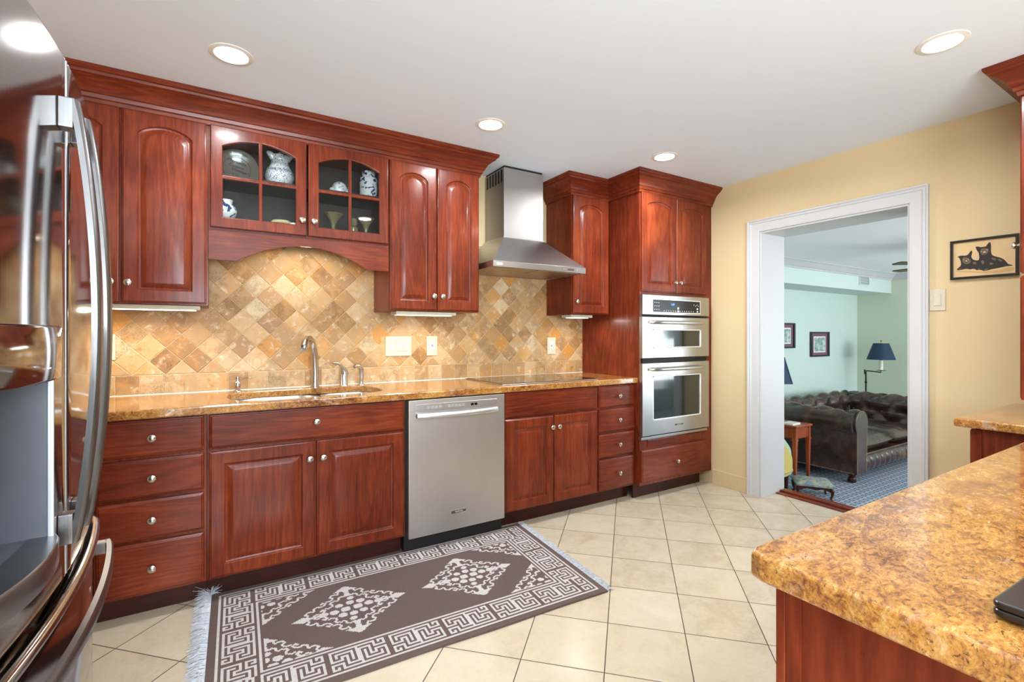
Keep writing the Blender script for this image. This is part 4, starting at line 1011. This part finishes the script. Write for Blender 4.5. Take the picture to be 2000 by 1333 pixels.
for x, y, k, lab in ((-2.915, -.25, 1, 'olive flared goblet alone behind the lower left pane of the right glass door'), (-2.72, -.23, .95, 'olive flared goblet behind the lower right pane of the right glass door')):
    pot('goblet', lab, 'goblet', [(.018*k, 0), (.02*k, .004), (.012*k, .012), (.011*k, .03), (.022*k, .06), (.04*k, .085), (.058*k, .104), (.055*k, .104), (.03*k, .075), (.001, .05)], (x, y, SB), 'olive_glass')
pot('glass_bottle', 'short olive glass bottle between the two flared goblets', 'bottle', [(.025, 0), (.03, .01), (.03, .035), (.018, .05), (.026, .065), (.022, .09), (.012, .098), (.001, .1)], (-2.80, -.24, SB), 'olive_glass')
# ------------------------------------------------------------------ LIVING ROOM
FZ = LZ0
so = thing('sofa', 'dark brown tufted leather chesterfield sofa in the green room beyond the opening', 'sofa', (2.5, -.55, FZ))
SX0, SX1, SY0, SY1 = 1.60, 3.46, -1.05, -.11
def tuft(s, t): 
    a = (s+t)*.5; b = (s-t)*.5
    return math.sqrt(abs(math.sin(PI*a)))*math.sqrt(abs(math.sin(PI*b)))
# cross-section (o = outward, z): from inside bottom, up the inner face, round the roll, down the outside
def sec():
    P = []
    for i in range(15): t = i/14; P.append((-.20+.02*t, .30+.20*t, 1))
    cx, cz, r = -.095, .575, .118
    for i in range(1, 22): a = math.radians(205-i*(205+50)/22); P.append((cx+r*math.cos(a), cz+r*math.sin(a), 1 if a > math.radians(60) else 0))
    P += [(-.045, .47, 0), (-.045, .30, 0), (-.045, .10, 0)]
    return P
SEC = sec()
path = [(SX0, SY0)]; n1 = 26
corner = .12
def arc(cx, cy, r, a0, a1, n): return [(cx+r*math.cos(math.radians(a0+(a1-a0)*i/n)), cy+r*math.sin(math.radians(a0+(a1-a0)*i/n))) for i in range(n+1)]
path = [(SX0, SY0+(SY1-corner-SY0)*i/24) for i in range(24)]+arc(SX0+corner, SY1-corner, corner, 180, 90, 10)+[(SX0+corner+(SX1-SX0-2*corner)*i/48, SY1) for i in range(1, 48)]+arc(SX1-corner, SY1-corner, corner, 90, 0, 10)+[(SX1, SY1-corner-(SY1-corner-SY0)*i/24) for i in range(1, 25)]
pv = [Vector(p) for p in path]; cum = [0]
for a, b in zip(pv[:-1], pv[1:]): cum.append(cum[-1]+(b-a).length)
L = []
tl = [0]
for a, b in zip(SEC[:-1], SEC[1:]): tl.append(tl[-1]+math.hypot(b[0]-a[0], b[1]-a[1]))
for i, p in enumerate(pv):
    d = (pv[min(i+1, len(pv)-1)]-pv[max(i-1, 0)]).normalized(); nrm = Vector((-d.y, d.x))  # outward (left of travel)
    row = []
    for k, (o, z, tf) in enumerate(SEC):
        a = SEC[max(k-1, 0)]; b = SEC[min(k+1, len(SEC)-1)]; tx, tz = b[0]-a[0], b[1]-a[1]; ln = math.hypot(tx, tz) or 1
        nx, nz = -tz/ln, tx/ln
        h = .05*(tuft(cum[i]/.15, (tl[k]-.05)/.125)-.6) if tf else .010*math.sin(cum[i]/.30*PI)**2 if z > .5 else 0
        oo = o+nx*h; zz = z+nz*h
        q = p+nrm*(oo+.045); row.append((q.x, q.y, FZ+zz))
    L.append(row)
mb = MB(); mb.loft(L, closed=False, cap=True)
build('arms_and_back', mb, 'leather', so, smooth=True, angle=75)
for n_, yb in enumerate([SY0+.12+.30*k for k in range(3)]):
    for zb, dy in ((.50, 0), (.385, .15)):
        if yb+dy < SY1-.1:
            mb = MB(); mb.sphere((SX1-.205, yb+dy, FZ+zb), .011, 5); build('button', mb, 'leather', so, smooth=True)
# arm fronts
for x, s in ((SX0, 1), (SX1, -1)):
    ol = [(x+s*.002, FZ+.10), (x+s*.002, FZ+.50)]
    ol += [(x+s*(.09-.118*math.cos(math.radians(a))), FZ+.575+.118*math.sin(math.radians(a))) for a in range(-20, 200, 12)]+[(x+s*.20, FZ+.48), (x+s*.185, FZ+.10)]
    f = plate('arm_front', [ol], .035, FS(SY0+.012), 'leather', so, .010)
    mb = MB()
    for (x0, z0), (x1, z1) in zip(ol[:-1], ol[1:]):
        n = max(1, int(math.hypot(x1-x0, z1-z0)/.011))
        for k in range(n): mb.sphere((x0+(x1-x0)*k/n+s*.0, SY0-.022, z0+(z1-z0)*k/n), .0028, 4)
    build('nail_trim', mb, 'nail_brass', f)
part('rail', 'leather', so, (SX0+.01, SX1-.01, SY0+.02, SY1-.02, FZ+.09, FZ+.26), bevel=.01)
mb = MB(); 
for k in range(70): mb.sphere((SX0-.001, SY0+.01+k*.0128, FZ+.105), .0045, 4)
build('nail_trim', mb, 'nail_brass', so)
# tufted front rail
L = []
for i in range(121):
    t = i/120; x = SX0+.19+t*(SX1-SX0-.38); row = []
    for k in range(9):
        a = k/8; zz = FZ+.10+.145*a; h = .030*math.sin(PI*a)**.6*(abs(math.sin(PI*t*13))**.5)+.006
        row.append((x, SY0-.0+.012-h, zz))
    row += [(x, SY0+.05, FZ+.245), (x, SY0+.05, FZ+.10)]
    L.append(row)
mb = MB(); mb.loft(L); build('front_rail', mb, 'leather', so, smooth=True, angle=80)
for i in range(2):
    xa = SX0+.19+i*(SX1-SX0-.38)/2; xb = xa+(SX1-SX0-.38)/2-.006
    L = []
    NU, NV = 26, 20
    vs = []; fs = []
    for top in (1, 0):
        for a in range(NU+1):
            for b in range(NV+1):
                u, v = a/NU*2-1, b/NV*2-1
                e = (1-u**6)*(1-v**6); x = (xa+xb)/2+u*(xb-xa)/2; y = -.66+v*.36-(.02 if v < 0 else 0)*(1-u*u)
                wr = .006*math.sin(u*23+v*5)*math.sin(v*9+u*4)
                z = FZ+.335+(.075*max(0, e)**.45+wr*max(0, e) if top else -.075*max(0, e)**.45)
                vs.append((x, y, z))
    o1 = (NU+1)*(NV+1)
    for a in range(NU):
        for b in range(NV):
            q = (a*(NV+1)+b, (a+1)*(NV+1)+b, (a+1)*(NV+1)+b+1, a*(NV+1)+b+1); fs.append(q); fs.append(tuple(r+o1 for r in q[::-1]))
    mb = MB(); mb.add(vs, fs); o = build('seat_cushion', mb, 'leather', so, smooth=True, angle=80)
for x, y in ((SX0+.09, SY0+.06), (SX1-.09, SY0+.06), (SX0+.09, SY1-.1), (SX1-.09, SY1-.1)):
    mb = MB(); mb.lathe([(.022, 0), (.034, .006), (.038, .03), (.03, .05), (.022, .055), (.034, .07), (.036, .095), (.001, .096)], (x, y, FZ), 18); build('foot', mb, 'dark_wood', so, smooth=True)
# footstool
fs_ = thing('footstool', 'tiny wooden footstool with worn blue-green tapestry top by the threshold', 'footstool', (.955, -.995, FZ))
ex, ey = Vector((.786, .618)), Vector((-.585, .811)); cc = Vector((.955, -.995))
def fp(u, v, z): p = cc+ex*u+ey*v; return (p.x, p.y, FZ+z)
mb = MB(); 
L = []
for k, (ins, z) in enumerate(((.0, .108), (-.008, .115), (-.008, .128), (.004, .138), (.03, .146), (.07, .150))):
    L.append([fp(a, b, z) for a, b in rrect(-.118+ins, .118-ins, -.138+ins, .138-ins, .012)])
mb.loft(L); build('seat', mb, 'tapestry', fs_, smooth=True)
mb = MB()
for (a0, b0), (a1, b1) in (((-.105, -.125), (.105, -.125)), ((.105, -.125), (.105, .125)), ((.105, .125), (-.105, .125)), ((-.105, .125), (-.105, -.125))):
    n = 12; L = []
    nx, ny = (b1-b0), -(a1-a0); l = math.hypot(nx, ny); nx, ny = nx/l*.008, ny/l*.008
    for k in range(n+1):
        t = k/n; u, v = a0+(a1-a0)*t, b0+(b1-b0)*t; zb = .078+.012*math.sin(PI*t)-.006*math.cos(t*4*PI)
        L.append([fp(u-nx, v-ny, zb), fp(u+nx, v+ny, zb), fp(u+nx, v+ny, .108), fp(u-nx, v-ny, .108)])
    mb.loft(L)
build('apron', mb, 'dark_wood', fs_)
for su in (-1, 1):
    for sv in (-1, 1):
        mb = MB(); mb.tube([fp(su*.100, sv*.120, .106), fp(su*.108, sv*.128, .085), fp(su*.106, sv*.126, .05), fp(su*.098, sv*.118, .02), fp(su*.106, sv*.127, .002)], [.014, .015, .010, .0075, .010], 10); build('leg', mb, 'dark_wood', fs_, smooth=True)
# side table
tb = thing('side_table', 'square reddish wooden side table with tapered legs beside the sofa arm', 'side table', (1.14, -.63, FZ))
TX0, TX1, TY0, TY1 = .985, 1.265, -.845, -.44
part('top', 'table_wood', tb, (TX0, TX1, TY0, TY1, FZ+.562, FZ+.580), bevel=.004)
part('apron', 'table_wood', tb, (TX0+.02, TX1-.02, TY0+.018, TY0+.03, FZ+.46, FZ+.562), (TX0+.02, TX1-.02, TY1-.03, TY1-.018, FZ+.46, FZ+.562), (TX0+.018, TX0+.03, TY0+.03, TY1-.03, FZ+.46, FZ+.562), (TX1-.03, TX1-.018, TY0+.03, TY1-.03, FZ+.46, FZ+.562))
for x in (TX0+.028, TX1-.028):
    for y in (TY0+.028, TY1-.028):
        mb = MB(); L = []
        for h, z in ((.016, .562), (.016, .455), (.021, .45), (.021, .44), (.016, .436), (.0165, .42), (.009, .0)):
            L.append([(x-h, y-h, FZ+z), (x+h, y-h, FZ+z), (x+h, y+h, FZ+z), (x-h, y+h, FZ+z)])
        mb.loft(L); build('leg', mb, 'table_wood', tb)
bk = thing('book', 'small white book lying on the reddish side table', 'book', (1.08, -.76, FZ+.58))
part('cover', 'soft_white', bk, (1.01, 1.14, -.80, -.70, FZ+.5805, FZ+.583), (1.01, 1.14, -.80, -.70, FZ+.592, FZ+.595), (1.01, 1.013, -.80, -.70, FZ+.583, FZ+.592)); part('pages', 'candle_white', bk, (1.013, 1.137, -.798, -.702, FZ+.583, FZ+.592))
tl_ = thing('table_lamp', 'table lamp with pleated navy shade half hidden by the white jamb', 'lamp', (1.10, -.57, FZ+.58))
lc = (1.10, -.57)
mb = MB(); mb.lathe([(.05, 0), (.05, .012), (.02, .02), (.014, .05), (.024, .075), (.014, .10), (.010, .26), (.0001, .26)], (lc[0], lc[1], FZ+.58), 16); build('base', mb, 'brass', tl_, smooth=True)
L = []
for r, z in ((.178, .770), (.100, 1.02), (.097, 1.02), (.175, .770)):
    L.append([(lc[0]+r*math.cos(2*PI*(k+.5)/6), lc[1]+r*math.sin(2*PI*(k+.5)/6), z) for k in range(6)])
mb = MB(); mb.loft(L, cap=False, wrap=True); sd_ = build('shade', mb, 'navy_shade', tl_)
mb = MB()
for k in range(6):
    a = 2*PI*(k+.5)/6; mb.tube([(lc[0]+.179*math.cos(a), lc[1]+.179*math.sin(a), .77), (lc[0]+.101*math.cos(a), lc[1]+.101*math.sin(a), 1.02)], .004, 6)
build('shade_trim', mb, 'navy_shade', sd_)
part('shade_fitter', 'brass', tl_, (lc[0]-.098, lc[0]+.098, lc[1]-.002, lc[1]+.002, .995, .999), (lc[0]-.004, lc[0]+.004, lc[1]-.004, lc[1]+.004, .65, .999))
# green chair
ch = thing('armchair', 'green and mustard tufted armchair peeking past the white door jamb', 'chair', (.70, -.66, FZ))
ccx, ccy = .70, -.66
def ring_pts(r, z, a0, a1, n): return [(ccx+r*math.cos(math.radians(a0+(a1-a0)*i/n)), ccy+r*math.sin(math.radians(a0+(a1-a0)*i/n)), z) for i in range(n+1)]
def ht(a): # height of the wrap-round back: low at the front edges, high behind
    d = abs(((a-195+180) % 360)-180); return .34+.36*max(0, math.cos(math.radians(d*.66)))**2
L = []; L2 = []
for i in range(49):
    a = 70+250*i/48; ar = math.radians(a); ca_, sa_ = math.cos(ar), math.sin(ar); h = FZ+ht(a); row = []
    h -= .10*max(0, 1-min(i, 48-i)/7)**2
    tz = [(.262, .20), (.262, h-FZ-.05), (.258, h-FZ-.012), (.235, h-FZ), (.205, h-FZ-.012), (.19, h-FZ-.05), (.185, .30)]
    L.append([(ccx+r*ca_, ccy+r*sa_, FZ+z) for r, z in tz])
mb = MB(); mb.loft(L); build('back', mb, 'green_velvet', ch, smooth=True, angle=60)
L = []
for i in range(49):
    a = 70+250*i/48; ar = math.radians(a); h = ht(a)-.10*max(0, 1-min(i, 48-i)/7)**2-.07
    L.append([(ccx+r*math.cos(ar), ccy+r*math.sin(ar), FZ+z) for r, z in ((.2625, .205), (.267, .21), (.267, h), (.2625, h))])
mb = MB(); mb.loft(L); build('side_panel', mb, 'mustard_velvet', ch, smooth=True, angle=40)
mb = MB()
for i in range(90):
    a = math.radians(70+250*i/89); mb.sphere((ccx+.269*math.cos(a), ccy+.269*math.sin(a), FZ+.222), .004, 4)
    if i < 15: mb.sphere((ccx+.269*math.cos(math.radians(318)), ccy+.269*math.sin(math.radians(318)), FZ+.222+i*.006), .004, 4)
build('nail_trim', mb, 'nail_brass', ch)
mb = MB(); mb.lathe([(.001, .18), (.24, .18), (.25, .20), (.235, .32), (.20, .36), (.001, .375)], (ccx, ccy, FZ), 32); build('seat', mb, 'green_velvet', ch, smooth=True)
for a in (-50, 30, 120, 210):
    x, y = ccx+.215*math.cos(math.radians(a)), ccy+.215*math.sin(math.radians(a)); mb = MB(); L = []
    for h, z in ((.02, .19), (.013, 0)): L.append([(x-h, y-h, FZ+z), (x+h, y-h, FZ+z), (x+h, y+h, FZ+z), (x-h, y+h, FZ+z)])
    mb.loft(L); build('leg', mb, 'dark_wood', ch)
# floor lamp in the corner
lp_ = thing('floor_lamp', 'swing-arm floor lamp with round navy shade in the corner behind the sofa', 'lamp', (4.0, -.16, FZ))
mb = MB(); mb.lathe([(.12, 0), (.12, .012), (.03, .025), (.012, .04), (.001, .04)], (4.0, -.16, FZ), 24); build('base', mb, 'bronze', lp_, smooth=True)
mb = MB(); mb.tube([(4.0, -.16, FZ+.03), (4.0, -.16, .735)], .010, 10); mb.sphere((4.0, -.16, .59), .017, 6); mb.tube([(3.985, -.152, .70), (3.985, -.152, .765)], .008, 8); build('pole', mb, 'bronze', lp_, smooth=True)
SHC = (4.0, -.335)
mb = MB(); mb.tube([(3.99, -.155, .745), (3.995, -.20, .745), (SHC[0], SHC[1], .735), (SHC[0], SHC[1], .755)], .007, 8); build('arm', mb, 'bronze', lp_, smooth=True)
mb = MB(); mb.lathe([(.01, 0), (.055, .006), (.05, .012), (.001, .010)], (SHC[0], SHC[1], .755), 20); build('drip_pan', mb, 'brass', lp_, smooth=True)
mb = MB(); mb.lathe([(.023, 0), (.023, .125), (.001, .125)], (SHC[0], SHC[1], .768), 16); build('candle_sleeve', mb, 'candle_white', lp_, smooth=True)
L = []
mb = MB(); prof = [(.158, .905), (.086, 1.12), (.083, 1.12), (.155, .905)]
mb.loft([[(SHC[0]+r*math.cos(2*PI*k/36), SHC[1]+r*math.sin(2*PI*k/36), z) for k in range(36)] for r, z in prof], cap=False, wrap=True); sd_ = build('shade', mb, 'navy_shade', lp_, smooth=True, angle=60)
mb = MB(); mb.tube([(SHC[0], SHC[1], .89), (SHC[0], SHC[1], 1.15)], .004, 8); mb.sphere((SHC[0], SHC[1], 1.15), .012, 6)
for k in range(3): a = 2*PI*k/3; mb.tube([(SHC[0], SHC[1], 1.115), (SHC[0]+.083*math.cos(a), SHC[1]+.083*math.sin(a), 1.118)], .0025, 6)
build('finial', mb, 'brass', lp_, smooth=True)
# framed prints
for x0, x1, z0, z1, lab in ((3.075, 3.545, .945, 1.272, 'framed landscape print with mauve mat, the one nearer the room corner'), (2.20, 2.70, 1.066, 1.380, 'framed print with mauve mat cut off by the white door jamb')):
    t = thing('framed_print', lab, 'picture', ((x0+x1)/2, LY-.01, (z0+z1)/2), 'mauve-matted prints on the green wall')
    fn = FS(LY-.002)
    plate('frame', [[(x0, z0), (x1, z0), (x1, z1), (x0, z1)], [(x0+.03, z0+.018), (x1-.03, z0+.018), (x1-.03, z1-.018), (x0+.03, z1-.018)]], .022, fn, 'black_frame', t, .003)
    part('mat_board', 'mauve_mat', t, (x0+.025, x1-.025, LY-.008, LY-.002, z0+.015, z1-.015))
    part('print_border', 'soft_white', t, (x0+.085, x1-.085, LY-.0095, LY-.008, z0+.055, z1-.06))
    part('print', 'landscape_print', t, (x0+.10, x1-.10, LY-.011, LY-.0095, z0+.07, z1-.075))
# ceiling fan
cf = thing('ceiling_fan', 'dark ceiling fan, blade tip showing at the right edge of the opening', 'ceiling fan', (2.05, -1.72, LZ1))
mb = MB(); mb.lathe([(.001, 0), (.06, 0), (.07, .03), (.02, .05), (.018, .10), (.001, .10)], (2.05, -1.72, LZ1-.10), 20)
mb.lathe([(.001, 0), (.10, .01), (.13, .04), (.10, .08), (.001, .09)], (2.05, -1.72, LZ1-.24), 24); build('motor', mb, 'bronze', cf, smooth=True)
for k in range(5):
    a = math.radians(146+72*k); ca_, sa_ = math.cos(a), math.sin(a)
    ol = rrect(.14, .60, -.06, .06, .03)
    plate('blade', [ol], .008, lambda u, v, w, ca_=ca_, sa_=sa_: (2.05+u*ca_-v*sa_, -1.72+u*sa_+v*ca_, LZ1-.205+w+v*.06), 'dark_wood', cf, .001)
